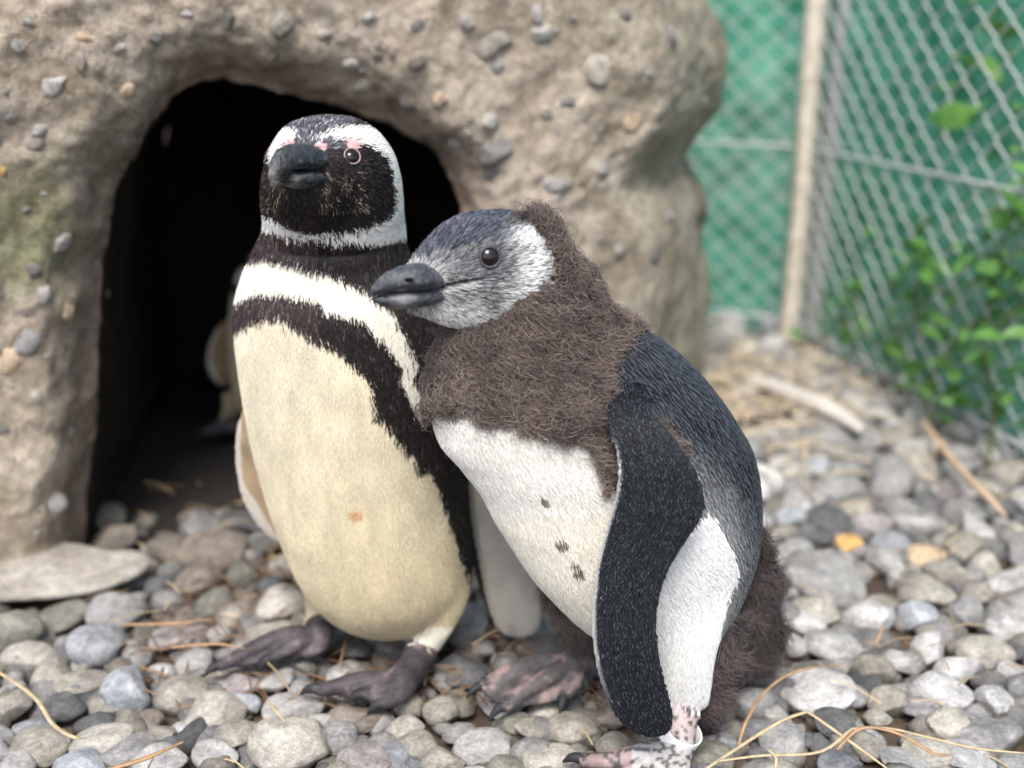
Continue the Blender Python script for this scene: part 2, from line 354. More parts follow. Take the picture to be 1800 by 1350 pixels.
        smu = (np.clip(noise(p, 14, 81)*1.3-.2, 0, 1)*np.clip((y-820)/250, 0, 1)*.45*be)[:, None]; c = c*(1-smu)+A3(.40, .31, .19)*smu; spot = be & ((((x-625)/12)**2+((y-900)/9)**2) < 1); c[spot] = A3(.5, .3, .15)
        th = (pid == 1); c[th] = cream[th]; hi_ = th & (y > 1095); c[hi_] = A3(.76, .73, .62)
        th2 = th & (y > 1138) & (x > 650); c[th2] = A3(.5, .33, .31); ty[th2] = -1
        fr = pid == 2; c[fr] = A3(.36, .27, .17)*(1+.25*noise(p[fr], 60, 2))[:, None]
        edge = fr & (x < 424+np.maximum(0, (y-840))*.62 + 3*noise(p, 100, 4)); c[edge] = A3(.55, .5, .44)
        fll = pid == 3; c[fll] = A3(.50, .47, .42)*(1+.15*noise(p[fll], 60, 2))[:, None]
        ex = np.interp(y, [640, 770, 830, 900, 960, 1020, 1065, 1100], [840, 826, 826, 830, 840, 852, 862, 875]); e2 = fll & (x < ex); c[e2] = A3(.03, .026, .026)
        e3 = fll & (np.abs(x-ex) < 4); c[e3] = A3(.4, .37, .32)
        c[(fll | fr) & (n[:, 1] > .15)] = A3(.02, .018, .02)
        f = (pid == 4) | (pid == 6); m = noise(p, 70, 41)+.5*noise(p, 220, 42); c[f] = A3(.075, .064, .070)*(1+.5*m[f])[:, None]
        g = (np.clip((m-.35)/.5, 0, 1)*.6*f)[:, None]; c = c*(1-g)+A3(.27, .19, .19)*g; ty[f] = -1
        cl = pid == 5; c[cl] = A3(.03, .03, .032); ty[cl] = -1
        return c, ty
    root = empty('penguin', tuple(B), 'adult black and cream penguin facing the camera in front of the den opening', 'penguin', 'penguins at the den')
    c, ty = paint(P, Nn, pid); me.name = 'body'; set_col(me, c*.85)
    bvh = BVHTree.FromPolygons([Vector(v) for v in P], [tuple(q.vertices) for q in me.polygons])
    beakbase = at(545, 295, 1.03)
    isface = (ids == 'torso') & (P[:, 2] > at(600, 395, 1.05)[2])
    flow = T.copy(); away = unit(P-beakbase); flow[isface] = away[isface] + A3(0, .25, -.25)
    me.transform(Matrix.Translation(-Vector(B))); link('body', me, M_SKIN, root)
    vis = np.sum((CAMP-P)*Nn, 1)/np.linalg.norm(CAMP-P, axis=1); w = np.where(vis > -.25, 1.0, .16); w[ty == -1] = 0; w[isface & (vis > -.25)] *= 1.6
    n = 150000; p, nn, vi = sample(me, P, Nn, n, w); cc, t2 = paint(p, nn, pid[vi])
    ok = t2 == 0; p, nn, vi, cc = p[ok], nn[ok], vi[ok], cc[ok]; k = len(p)
    face = isface[vi]; L = np.where(face, .006, .0085)*(.7+.6*rng.random(k)); dark = cc.sum(1) < .3
    cc = cc*(1+np.where(dark, .45, .09)*(2*rng.random(k)-1))[:, None]; lone = dark & (rng.random(k) < .09); cc[lone] *= 4.5; sk_ = face & dark & (proj(p)[1] < 262) & (rng.random(k) < .35); cc[sk_] *= 2.6  # scattered dark strands lightened as painted glints; grey streaks on the crown
    fl_ = pid[vi] >= 2; L[fl_] *= .5
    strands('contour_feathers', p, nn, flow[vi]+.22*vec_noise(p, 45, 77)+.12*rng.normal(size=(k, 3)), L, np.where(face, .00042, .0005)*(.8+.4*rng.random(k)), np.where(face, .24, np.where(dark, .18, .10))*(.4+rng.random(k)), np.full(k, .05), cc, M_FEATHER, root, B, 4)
    # bill
    yF = 1.015
    b0, b1, b2, b3 = at(562, 292, 1.035), at(534, 285, 1.000), at(503, 287, .974), at(481, 328, .960)
    horn = lambda t, V: np.tile(A3(.017, .020, .021), (len(t), 1))*(1+.5*noise(V*A3(1, 1, 2.5), 160, 3)+5.0*np.clip(noise(V*A3(.6, .6, 1.8), 560, 6)-.3, 0, 1)+3*np.clip(noise(V, 240, 8)-.45, 0, 1))[:, None]
    def hornup(t, V):
        c = horn(t, V); x, y = proj(V); g = (np.clip((492+5*noise(V, 200, 2)-x)/14, 0, 1)*np.clip((y-280)/20, 0, 1)*.75)[:, None]; c = c*(1-g)+A3(.19, .18, .16)*g; return c  # highlight on the left ridge painted as paler horn
    def hornlo(t, V):
        c = horn(t, V); g = np.clip(1-np.abs(t-.74)/.10, 0, 1)[:, None]; return c*(1-g*.7)+A3(.16, .155, .14)*g*.7
    beak_piece('upper_beak', [b0, b1, b2, at(486, 306, .961), b3], [.026, .0225, .0135, .0075, .0015], [.013, .0165, .0145, .0085, .002], [.011, .0095, .008, .008, .003], root, B, hornup, pw=1.65)
    beak_piece('lower_beak', [at(562, 310, 1.03), at(538, 313, .998), at(512, 314, .979), at(493, 315, .970)], [.0235, .020, .0125, .003], [.009, .009, .0075, .003], [.009, .0105, .0085, .003], root, B, hornlo, pw=1.8)
    for (px, py) in ((619, 275), (478, 268)):
        d = Vector(ray(px, py)); h = bvh.ray_cast(Vector(CAMP), d.normalized())
        if px == 478:
            h = bvh.find_nearest(Vector(at(474, 275, 1.065)))
        pos = np.array(h[0]); nr = np.array(h[1]); eyeball(root, B, pos-nr*.0060, nr, .0097, .0009, M_EYERING, .0062)
    return root

# ---- the moulting chick
def build_chick():
    B = np.array([at(1120, 1300, .94)[0], .94, 0.0])
    rows = [(404, 955, 970, .955, 1), (420, 925, 988, .955, .95), (446, 900, 1014, .952, .9), (480, 872, 1040, .95, .85), (520, 845, 1062, .95, .8), (560, 806, 1086, .95, .75), (600, 777, 1140, .953, .72), (640, 764, 1196, .957, .69),
            (680, 758, 1240, .96, .66), (720, 763, 1273, .96, .64), (760, 776, 1300, .96, .62), (800, 808, 1322, .958, .62), (850, 846, 1335, .955, .62), (900, 873, 1342, .953, .64), (950, 905, 1342, .95, .66),
            (1000, 942, 1330, .95, .7), (1045, 985, 1312, .95, .75), (1080, 1030, 1292, .952, .78), (1105, 1080, 1270, .955, .8), (1118, 1140, 1230, .957, .8)]
    parts = [('torso', rows_loft(rows, 110, 64, yaw=-.25))]
    # head, lofted from the nape to the bill
    hx = [(985, 415, 520, .952, .60), (965, 385, 556, .945, .60), (930, 374, 570, .938, .56), (895, 370, 577, .932, .54), (860, 370, 580, .927, .54), (825, 375, 579, .922, .54), (795, 386, 573, .918, .54), (768, 405, 565, .914, .54), (745, 430, 555, .910, .54), (728, 454, 548, .907, .54), (716, 474, 540, .905, .5)]
    R = catmull(hx, 60); Tp = at(R[:, 0], R[:, 1], R[:, 3]); Bt = at(R[:, 0], R[:, 2], R[:, 3]); C = (Tp+Bt)/2; W = (Tp-Bt)/2; hh = np.linalg.norm(W, axis=1)
    Tg = unit(np.gradient(C, axis=0)); S = unit(np.cross(Tg, W)); hv, hf, ht = loft(C, S*(hh*R[:, 4]*1.0)[:, None], W, -W*-1 if False else W, 48); parts.append(('head', (hv, hf, -ht)))
    # thighs
    parts.append(('thigh', rows_loft([(880, 1190, 1316, .965, .5), (940, 1180, 1312, .948, .55), (1000, 1164, 1302, .928, .6), (1060, 1154, 1288, .912, .62), (1120, 1152, 1272, .902, .6), (1180, 1156, 1258, .902, .6), (1222, 1164, 1248, .904, .6), (1240, 1174, 1232, .905, .6)], 40, 32)))
    parts.append(('thigh_far', rows_loft([(1040, 960, 1080, 1.01, .6), (1090, 985, 1065, 1.02, .6), (1130, 995, 1052, 1.022, .6), (1146, 1000, 1045, 1.022, .6)], 20, 24)))
    fl = [(676, 1085, 1128, .905, .45), (705, 1055, 1138, .888, .32), (740, 1064, 1160, .872, .24), (785, 1079, 1197, .862, .18), (830, 1085, 1225, .856, .15), (872, 1080, 1238, .853, .14), (905, 1071, 1234, .851, .14), (950, 1058, 1206, .849, .15), (1000, 1047, 1176, .846, .17), (1060, 1040, 1157, .842, .19), (1120, 1040, 1155, .838, .18), (1180, 1049, 1164, .836, .17), (1230, 1066, 1177, .836, .17), (1262, 1085, 1183, .837, .17), (1282, 1108, 1178, .838, .18), (1293, 1132, 1160, .838, .2)]
    parts.append(('flipper', rows_loft(fl, 70, 36)))
    # downy tail and rump
    parts.append(('rump', rows_loft([(915, 1290, 1322, .985, .7), (950, 1285, 1338, .99, .7), (990, 1275, 1350, .995, .7), (1040, 1250, 1356, 1.0, .7), (1095, 1220, 1354, 1.0, .7), (1130, 1215, 1350, 1.005, .6), (1156, 1230, 1334, 1.01, .5), (1166, 1260, 1305, 1.01, .4)], 40, 36)))
    parts.append(('rump', rows_loft([(1040, 1250, 1290, .93, .6), (1100, 1225, 1292, .93, .6), (1160, 1215, 1282, .928, .6), (1210, 1215, 1268, .925, .5), (1232, 1225, 1250, .925, .4)], 24, 24)))
    def foot(ankle, heel, toes, rt):
        lines = []
        for pts in toes:
            Pp = [heel] + [ground_at(x, y, z+.018) for x, y, z in pts]; k = len(Pp)
            parts.append(('foot', tube(Pp, np.linspace(rt*1.1, rt*.65, k), 26, 14, .8))); lines.append(np.array(Pp))
            d = unit(Pp[-1]-Pp[-2]); parts.append(('claw', tube([Pp[-1]-d*.006, Pp[-1]+d*.009+A3(0, 0, .003), Pp[-1]+d*.020+A3(0, 0, -.004)], [rt*.55, rt*.42, rt*.1], 12, 10)))
        for a, b in zip(lines[:-1], lines[1:]): parts.append(('web', web(a, b, .0055, 14, 7, .003)))
        parts.append(('foot', tube([ankle, (ankle+heel)/2, heel, heel+A3(0, 0, -.01)], [rt*1.5, rt*1.35, rt*1.4, rt*1.0], 20, 16)))
    foot(at(1022, 1140, 1.022), ground_at(1008, 1168, .05), [[(960, 1160, .032), (900, 1176, .028), (846, 1208, .018)], [(970, 1186, .032), (920, 1216, .024), (884, 1244, .016)], [(1012, 1190, .028), (998, 1212, .020), (993, 1226, .016)]], .0115)
    foot(at(1203, 1230, .906), ground_at(1190, 1322, .038), [[(1130, 1324, .026), (1070, 1336, .022), (1022, 1336, .018)], [(1160, 1345, .022), (1120, 1372, .014)], [(1195, 1348, .022), (1190, 1385, .014)]], .0115)
    me, P, Nn, ids, T = fuse(parts, .0022, 3)
    names = ['torso', 'head', 'thigh', 'thigh_far', 'flipper', 'rump', 'foot', 'claw', 'web']; ID = {k: i for i, k in enumerate(names)}
    pid = np.array([ID[i] for i in ids])
    qx, qy = proj(P); mk = ((pid == 0) | (pid == 2))*(qx > 1080)*np.clip((qy-840)/80, 0, 1)*np.clip((1232-qy)/90, 0, 1)*(Nn[:, 1] < .6); P, Nn = relax(me, P, mk, 220)
    DOWN = [(905, 385), (935, 372), (960, 366), (1000, 380), (1060, 440), (1110, 520), (1135, 560), (1105, 590), (1075, 640), (1062, 690), (1085, 735), (1078, 790), (1085, 860), (1072, 862), (1050, 800), (1035, 760), (1000, 768), (950, 758), (900, 738), (850, 728), (800, 714), (768, 706), (720, 720), (700, 640), (720, 590), (760, 572), (800, 578), (860, 577), (900, 560), (930, 545), (955, 520), (972, 480), (968, 440), (940, 400)]
    WBELLY = [(690, 700), (768, 700), (850, 722), (950, 750), (1035, 755), (1078, 850), (1095, 900), (1085, 1130), (900, 1130), (650, 800)]
    FLANK = [(1060, 980), (1180, 960), (1225, 915), (1242, 898), (1268, 930), (1288, 968), (1296, 1010), (1280, 1060), (1266, 1120), (1258, 1180), (1252, 1250), (1100, 1260)]
    PATCH = [(1140, 735), (1165, 735), (1195, 765), (1205, 790), (1185, 780), (1160, 765)]
    EYE = (861, 452)
    def paint(p, n, pid):
        x, y = proj(p); j = vec_noise(p, 80, 3)*5 + vec_noise(p, 350, 9)*4.0; xj, yj = x+j[:, 0], y+j[:, 1]; k = len(p); rag = vec_noise(p, 55, 70)*13
        c = np.tile(A3(.0125, .0142, .0175), (k, 1))*(1+.3*noise(p, 250, 5))[:, None]; ty = np.zeros(k, int)
        vis = n[:, 1] < .35
        bel = inp(WBELLY, xj, yj) & (pid == 0) & vis; c[bel] = A3(.69, .675, .63)*(1+.06*noise(p[bel], 60, 6))[:, None]
        low = bel & (y > 900); c[low] = A3(.65, .62, .545)
        for (sx, sy, r) in ((952, 875, 9), (984, 950, 12), (1015, 1000, 11), (1008, 985, 7)):
            s = bel & ((((x-sx)/r)**2+((y-sy)/(r*.7))**2) < 1+.8*noise(p, 300, 4)); c[s] = A3(.15, .13, .11)
        # flank: blue black to white along the edge behind the flipper
        d = np.clip(((y-760)-1.05*(x-1160))/120+.55, 0, 1)*np.clip((y-700)/160, 0, 1)*(x > 1100)*((pid == 0) | (pid == 2))*vis
        g = (d*np.clip((1345-x)/70, 0, 1))[:, None]*.62; c = c*(1-g)+A3(.30, .31, .31)*g
        fk = inp(FLANK, xj, yj) & ((pid == 0) | (pid == 2)) & vis; c[fk] = A3(.70, .70, .685)
        th = (pid == 2) & (x < 1270-.0*(y)) & (y > 1000) & vis & (xj < np.interp(y, [1000, 1060, 1120, 1180, 1240], [1296, 1284, 1268, 1258, 1252])); c[th] = A3(.70, .70, .685)
        hd = pid == 1
        up = y < np.interp(x, [720, 760, 800, 840, 880, 910, 950], [468, 455, 440, 432, 425, 402, 398]) + 6*noise(p, 120, 14)
        hb = 1+.35*noise(p, 300, 15)
        c[hd] = (A3(.22, .225, .235)*hb[:, None])[hd]
        cr = hd & up; c[cr] = (A3(.078, .088, .112)*hb[:, None])[cr]
        pale = np.exp(-(((x-930)/36)**2+((y-470)/62)**2)) + 1.1*np.exp(-(((x-885)/60)**2+((y-548)/36)**2)) + .5*np.exp(-(((x-770)/40)**2+((y-530)/18)**2)) + 1.1*np.exp(-(((x-790)/80)**2+((y-562)/22)**2)) + .5*np.exp(-(((x-745)/40)**2+((y-478)/16)**2)) + .6*np.exp(-(((x-915)/26)**2+((y-415)/14)**2))
        g = np.clip(pale, 0, 1)[:, None]*hd[:, None]*(.85+.3*noise(p, 400, 16))[:, None]; g = np.clip(g*1.15, 0, 1); c = c*(1-g)+A3(.80, .80, .78)*g
        dk = np.exp(-(((x-EYE[0])/30)**2+((y-EYE[1])/20)**2))[:, None]*hd[:, None]*.8; c = c*(1-dk)+A3(.07, .075, .085)*dk
        dk = np.exp(-(((x-858)/20)**2+((y-530)/22)**2))[:, None]*hd[:, None]*.7; c = c*(1-dk)+A3(.08, .08, .085)*dk
        gl = np.interp(x, [735, 800, 842], [510, 496, 489]); gp = hd & (x > 740) & (x < 846) & (np.abs(y-gl) < 4.2-2.4*np.clip((x-790)/55, 0, 1)); c[gp] = A3(.012, .012, .014); ty[gp & (rng.random(k) < .8)] = -1; gq = hd & (x > 745) & (x < 830) & (np.abs(y-gl-9) < 3.5); c[gq] = A3(.5, .5, .49)
        dn = (inp(DOWN, xj+rag[:, 0]*(y > 600), yj+rag[:, 1]*(y > 600)) & ((pid == 0) | (pid == 1)) & (vis | (y < 760))) | ((pid == 0) & (n[:, 1] > .3) & (y < 560)) | (pid == 5) | (pid == 3)
        dn |= (pid == 0) & (y < 640) & (x < 1070)
        dn &= ~((pid == 0) & (y > 860))
        dn |= inp(PATCH, xj, yj) & (pid == 0) & vis
        c[dn] = (A3(.112, .087, .076)*(1+.3*noise(p, 60, 17))[:, None])[dn]; ty[dn] = 1
        rp = pid == 5; c[rp] = (A3(.070, .056, .054)*(1+.3*noise(p, 60, 17))[:, None])[rp]
        fp = pid == 4
        c[fp] = A3(.0110, .0126, .0155)*(1+.3*noise(p[fp], 300, 5))[:, None]; ty[fp] = 2
        le = np.interp(y, [705, 740, 785, 830, 872, 905, 950, 1000, 1060, 1120, 1180, 1230, 1262], [1055, 1064, 1079, 1085, 1080, 1071, 1058, 1047, 1040, 1040, 1049, 1066, 1085])
        g2 = (np.clip(1-(x-le-3)/7, 0, 1)*np.clip((y-760)/60, 0, 1)*np.clip((1240-y)/90, 0, 1)*fp)[:, None]; c = c*(1-g2)+A3(.50, .50, .48)*g2; ed = fp & (g2[:, 0] > .15); ty[ed] = -1  # rim light along the flipper's left edge, painted as a pale line
        ed = fp & (x < le+26) & (y > 1000) & ~ed & (noise(p, 600, 3) > .8); c[ed] = A3(.2, .2, .2)  # pale specks painted as sparkle beside that edge
        c[fp & (n[:, 1] > .3) & (y > 790)] = A3(.6, .6, .58)
        f = (pid == 6) | (pid == 8); m = noise(p, 60, 41)+.5*noise(p, 200, 42)
        near = x > 1060
        c[f] = (A3(.12, .108, .108)*(1+.5*m)[:, None])[f]
        g = (np.clip((m+.05)/.55, 0, 1)*.85*(f & ~near))[:, None]; c = c*(1-g)+A3(.36, .25, .24)*g
        nf = f & near; sp = noise(p, 230, 43)+.4*noise(p, 420, 44); c[nf] = A3(.52, .43, .41)
        q = nf & (y > 1300); c[q] = A3(.50, .48, .46); q = nf & (x < 1110); c[q] = A3(.40, .30, .29); g = (np.clip((sp+.05)/.35, 0, 1)*nf*.9)[:, None]; c = c*(1-g)+A3(.075, .07, .07)*g
        cl = pid == 7; c[cl] = A3(.03, .032, .035); ty[f | cl] = -1
        return c, ty
    root = empty('penguin', tuple(B), 'moulting grey headed penguin chick with brown down collar in front of the adult', 'penguin', 'penguins at the den')
    c, ty = paint(P, Nn, pid); me.name = 'body'; set_col(me, c*np.where(pid == 1, .5, .8)[:, None]); lump = (ty == 1)*(.0045*fbm(P, 38, 90, 2)+.0015*noise(P, 130, 92)); P = P+Nn*lump[:, None]; me.vertices.foreach_set('co', P.ravel()); me.update(); Nn = np.empty(len(P)*3); me.vertices.foreach_get('normal', Nn); Nn = Nn.reshape(-1, 3)
    bvh = BVHTree.FromPolygons([Vector(v) for v in P], [tuple(q.vertices) for q in me.polygons])
    me.transform(Matrix.Translation(-Vector(B))); link('body', me, M_SKIN, root)
    bb = at(735, 495, .89); hd = pid == 1; flow = T.copy(); flow[hd] = unit(P[hd]-bb)+A3(0, 0, .0)
    # feathers on the back run along the spine, towards the tail
    tor = (pid == 0) & (proj(P)[0] > 1040); flow[tor] = unit(A3(.50, .12, -.85)[None])[0]
    vis = np.sum((CAMP-P)*Nn, 1)/np.linalg.norm(CAMP-P, axis=1); w = np.where(vis > -.25, 1.0, .16); w[ty == -1] = 0; w[hd & (vis > -.2)] *= 1.7; w[(ty == 2) & (vis > -.2)] *= 1.3
    p, nn, vi = sample(me, P, Nn, 165000, w); cc, t2 = paint(p, nn, pid[vi])
    ok = (t2 == 0) | (t2 == 2); q, qn, qi, qc = p[ok], nn[ok], vi[ok], cc[ok]; k = len(q); head = hd[qi]; fp = pid[qi] == 4; thi = pid[qi] == 2
    L = np.where(head, .0078, np.where(fp, .0046, .0085))*(.7+.6*rng.random(k)); lum = qc.sum(1); amp = np.where(lum > 1.2, .17, .5); qc = qc*(1+amp*(2*rng.random(k)-1))[:, None]; hs = head & (rng.random(k) < np.where(lum > 1.25, .22, .42)); qc[hs] *= .25
    dark = (qc.sum(1) < .25); lone = dark & (rng.random(k) < np.where(head, .30, np.where(fp, .02, .12))); qc[lone] = qc[lone]*np.where(fp, 2.2, 3.4)[lone, None]  # pale streaks on the head; lightened strands elsewhere are painted glints
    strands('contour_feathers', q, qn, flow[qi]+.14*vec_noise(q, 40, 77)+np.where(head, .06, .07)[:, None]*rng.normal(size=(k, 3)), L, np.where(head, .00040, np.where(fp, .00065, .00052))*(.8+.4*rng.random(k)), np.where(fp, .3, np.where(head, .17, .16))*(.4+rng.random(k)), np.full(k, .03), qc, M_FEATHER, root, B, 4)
    ok = t2 == 1; q, qn, qi, qc = p[ok], nn[ok], vi[ok], cc[ok]
    wd = np.where(ty == 1, np.where(vis > -.3, 1.0, .3), 0); q2, qn2, qi2 = sample(me, P, Nn, 78000, wd); qc2, t3 = paint(q2, qn2, pid[qi2])
    o2 = t3 == 1; q, qn, qi, qc = q2[o2], qn2[o2], qi2[o2], qc2[o2]; k = len(q); rump = pid[qi] == 5
    px, py = proj(q); cl_ = noise(q, 70, 88); L = np.where(rump, .026, .0135)*(.55+.8*rng.random(k))*(1+.3*cl_); fr_ = (py > 690) & (py < 790) & ~rump & (px < 1100); L[fr_] *= 1.25; qc = qc*((.55+.8*rng.random(k))*(1+.35*noise(q, 48, 44)))[:, None]
    fl = flow[qi]; fl = np.where(rump[:, None], A3(.35, .1, -.9), fl*A3(.5, .5, 1)) + .85*vec_noise(q, 65, 61) + .35*rng.normal(size=(k, 3))
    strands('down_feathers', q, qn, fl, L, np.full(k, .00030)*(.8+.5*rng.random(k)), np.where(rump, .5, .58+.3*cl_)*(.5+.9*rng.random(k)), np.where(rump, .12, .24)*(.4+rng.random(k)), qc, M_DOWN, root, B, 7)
    # broader vanes with pale tips, lightened in colour as sheen: rows on the back, small scales on the flipper
    for nm, sel, d, Lx, rx, lf, n3, tint in (('back_feathers', (pid == 0) & (ty == 0) & (c.sum(1) < .9) & (proj(P)[0] > 1040), .0036, .0095, .0013, .17, 26000, A3(.015, .018, .022)), ('flipper_scales', (pid == 4) & (ty == 2), .0024, .0044, .0010, .30, 30000, A3(.012, .0145, .018))):
        wb = np.where(sel, np.where(vis > -.2, 1.0, .2), 0); q3, qn3, qi3 = sample(me, P, Nn, n3, wb); kp = spaced(q3, d); q3, qn3, qi3 = q3[kp], qn3[kp], qi3[kp]; qc3, _ = paint(q3, qn3, pid[qi3]); k3 = len(q3)
        strands(nm, q3, qn3, flow[qi3]+.07*vec_noise(q3, 30, 7), Lx*(.85+.3*rng.random(k3)), np.full(k3, rx), np.full(k3, lf)*(.8+.4*rng.random(k3)), np.full(k3, .01), qc3*.6+tint*(.65+.7*rng.random((k3, 1))), M_SCALE, root, B, 5)
    # pale wisps of loose down
    we = np.where((ty == 1) & (pid != 5), 1.0, 0)*np.where((proj(P)[1] > 660), 2.2, 1.0); q4, qn4, qi4 = sample(me, P, Nn, 5200, we); k4 = len(q4)
    strands('down_wisps', q4, qn4, flow[qi4]*A3(.5, .5, 1.1)+1.0*vec_noise(q4, 70, 64)+.5*rng.normal(size=(k4, 3)), .021*(.5+.9*rng.random(k4)), np.full(k4, .00024), .75*(.3+.9*rng.random(k4)), .34*(.4+rng.random(k4)), np.tile(A3(.19, .157, .138), (k4, 1))*(.5+.9*rng.random((k4, 1))), M_DOWN, root, B, 8)
    # a few long loose hairs over the breast
    m = (py > 700) & (py < 765) & (px > 900) & ~rump & (rng.random(k) < .06); 
    # bill
    horn = lambda t, V: np.tile(A3(.036, .041, .047), (len(t), 1))*(1+.3*noise(V*A3(1, 1, 2), 150, 3)+4.0*np.clip(noise(V*A3(.6, .6, 1.6), 500, 6)-.3, 0, 1)*(t < .65))[:, None]
    horn0 = horn
    def horn(t, V):
        c = horn0(t, V); g = (np.clip((.34-t)/.30, 0, 1)*np.clip(.7+.6*noise(V, 330, 12), 0, 1))[:, None]; return c*(1-g)+A3(.19, .19, .195)*g
    def hornlo(t, V):
        c = horn(t, V); g = np.clip(1-np.abs(t-.58)/.16, 0, 1)[:, None]; c = c*(1-g*.6)+A3(.22, .22, .22)*g*.6; c[t > .74] = A3(.03, .034, .04); return c
    sd = unit(np.cross(at(655, 510, .872)-at(740, 490, .9), A3(0, 0, 1))[None])[0]
    beak_piece('upper_beak', [at(790, 490, .950), at(762, 490, .914), at(730, 491, .887), at(695, 496, .878), at(668, 505, .873), at(648, 521, .869)], [.019, .021, .0180, .0128, .0068, .0008], [.005, .0105, .0135, .0108, .0066, .0008], [.006, .0095, .0100, .0085, .0050, .0008], root, B, horn, sd, pw=1.75)
    beak_piece('lower_beak', [at(792, 506, .946), at(768, 514, .914), at(730, 522, .887), at(695, 528, .878), at(670, 528, .874), at(652, 526, .872)], [.017, .018, .0145, .0105, .0058, .0008], [.005, .0085, .0082, .0070, .0042, .0008], [.004, .008, .0085, .0072, .0040, .0006], root, B, hornlo, sd, pw=1.9)
    # nostril
    hb = at(719, 492, .868); bm = bmesh.new(); bmesh.ops.create_uvsphere(bm, u_segments=12, v_segments=8, radius=.0025); nm = bpy.data.meshes.new('nostril'); bm.to_mesh(nm); bm.free(); no = link('nostril', nm, simple('nostril_dark', (.008, .008, .009), .9, spec=.1), root, tuple(hb-B)); no.scale = (1.5, .4, .8)
    d = Vector(ray(*EYE)).normalized(); h = bvh.ray_cast(Vector(CAMP), d); pos = np.array(h[0]); nr = np.array(h[1])
    eyeball(root, B, pos-nr*.0076, nr, .0116, .0012, simple('dark_eyelid', (.05, .05, .055), .5), .0080)
    ctr = at(850, 470, .925); oth = pos.copy(); oth[1] = 2*ctr[1]-pos[1]; h2 = bvh.find_nearest(Vector(oth)); eyeball(root, B, np.array(h2[0])-np.array(h2[1])*.0066, np.array(h2[1]), .0112, .0012, M_EYERING, .0070)
    # plastic ring on the near leg, with its clasp
    c0 = at(1203, 1230, .906)*.36+ground_at(1190, 1322, .038)*.64; c1 = c0; ax = Vector(unit((at(1196, 1270, .903)-at(1188, 1318, .903))[None])[0]); ax = (ax+Vector((.35, -.2, 0))).normalized()
    q = ax.to_track_quat('Z', 'Y').to_matrix(); n = 32; V = []; F = []
    for r, z in ((.0208, -.0068), (.0208, .0068), (.0192, .0068), (.0192, -.0068)):
        for i in range(n): V.append(Vector(c0-B)+q@Vector((r*math.cos(6.2832*i/n), r*math.sin(6.2832*i/n), z)))
    for a in range(4):
        for i in range(n): F.append((a*n+i, a*n+(i+1) % n, ((a+1) % 4)*n+(i+1) % n, ((a+1) % 4)*n+i))
    bnd = link('leg_band', mesh_of('leg_band', V, F, False), M_BAND, root, label='white plastic ring round the near leg')
    cb = c0-B+np.array(q@Vector((.0205, .004, 0))); bm = bmesh.new(); bmesh.ops.create_cube(bm, size=1); bmesh.ops.scale(bm, vec=(.009, .008, .017), verts=bm.verts); bmesh.ops.bevel(bm, geom=bm.edges, offset=.0015, segments=2, affect='EDGES'); bmesh.ops.rotate(bm, matrix=q, verts=bm.verts); bmesh.ops.translate(bm, vec=tuple(cb), verts=bm.verts)
    cm = bpy.data.meshes.new('clasp'); bm.to_mesh(cm); bm.free(); link('clasp', cm, M_CLASP, bnd)
    return root

# ------------------------------------------------------------------ ground
def ground_mat():
    m, nt, b = mat('soil'); tc = N(nt, 'ShaderNodeTexCoord'); a = N(nt, 'ShaderNodeTexNoise', Scale=9.0, Detail=8.0); f = N(nt, 'ShaderNodeTexNoise', Scale=90.0, Detail=8.0)
    for t in (a, f): nt.links.new(tc.outputs['Object'], t.inputs['Vector'])
    r = N(nt, 'ShaderNodeValToRGB'); r.color_ramp.elements[0].position = .35; r.color_ramp.elements[0].color = (.055, .038, .026, 1); r.color_ramp.elements[1].position = .65; r.color_ramp.elements[1].color = (.14, .10, .07, 1)
    nt.links.new(a.outputs[0], r.inputs[0]); nt.links.new(r.outputs[0], b.inputs['Base Color']); b.inputs['Roughness'].default_value = .95
    bp = N(nt, 'ShaderNodeBump', Strength=.8, Distance=.008); nt.links.new(f.outputs[0], bp.inputs['Height']); nt.links.new(bp.outputs[0], b.inputs['Normal'])
    return m
gv = []; gf = []
xs = np.concatenate([[-40, -12, -4], np.linspace(-2, 2.5, 60), [5, 12, 40]]); ys = np.concatenate([[-20, -3, -.5], np.linspace(.2, 4, 60), [8, 20, 60]])
XX, YY = np.meshgrid(xs, ys); GP = np.stack([XX, YY, 0*XX], -1).reshape(-1, 3); GP[:, 2] = .006*fbm(GP, 6, 3) - .006
nx = len(xs); gf = [(i*nx+j, i*nx+j+1, (i+1)*nx+j+1, (i+1)*nx+j) for i in range(len(ys)-1) for j in range(nx-1)]
ground = link('ground', mesh_of('ground', GP, gf), ground_mat(), kind='structure')

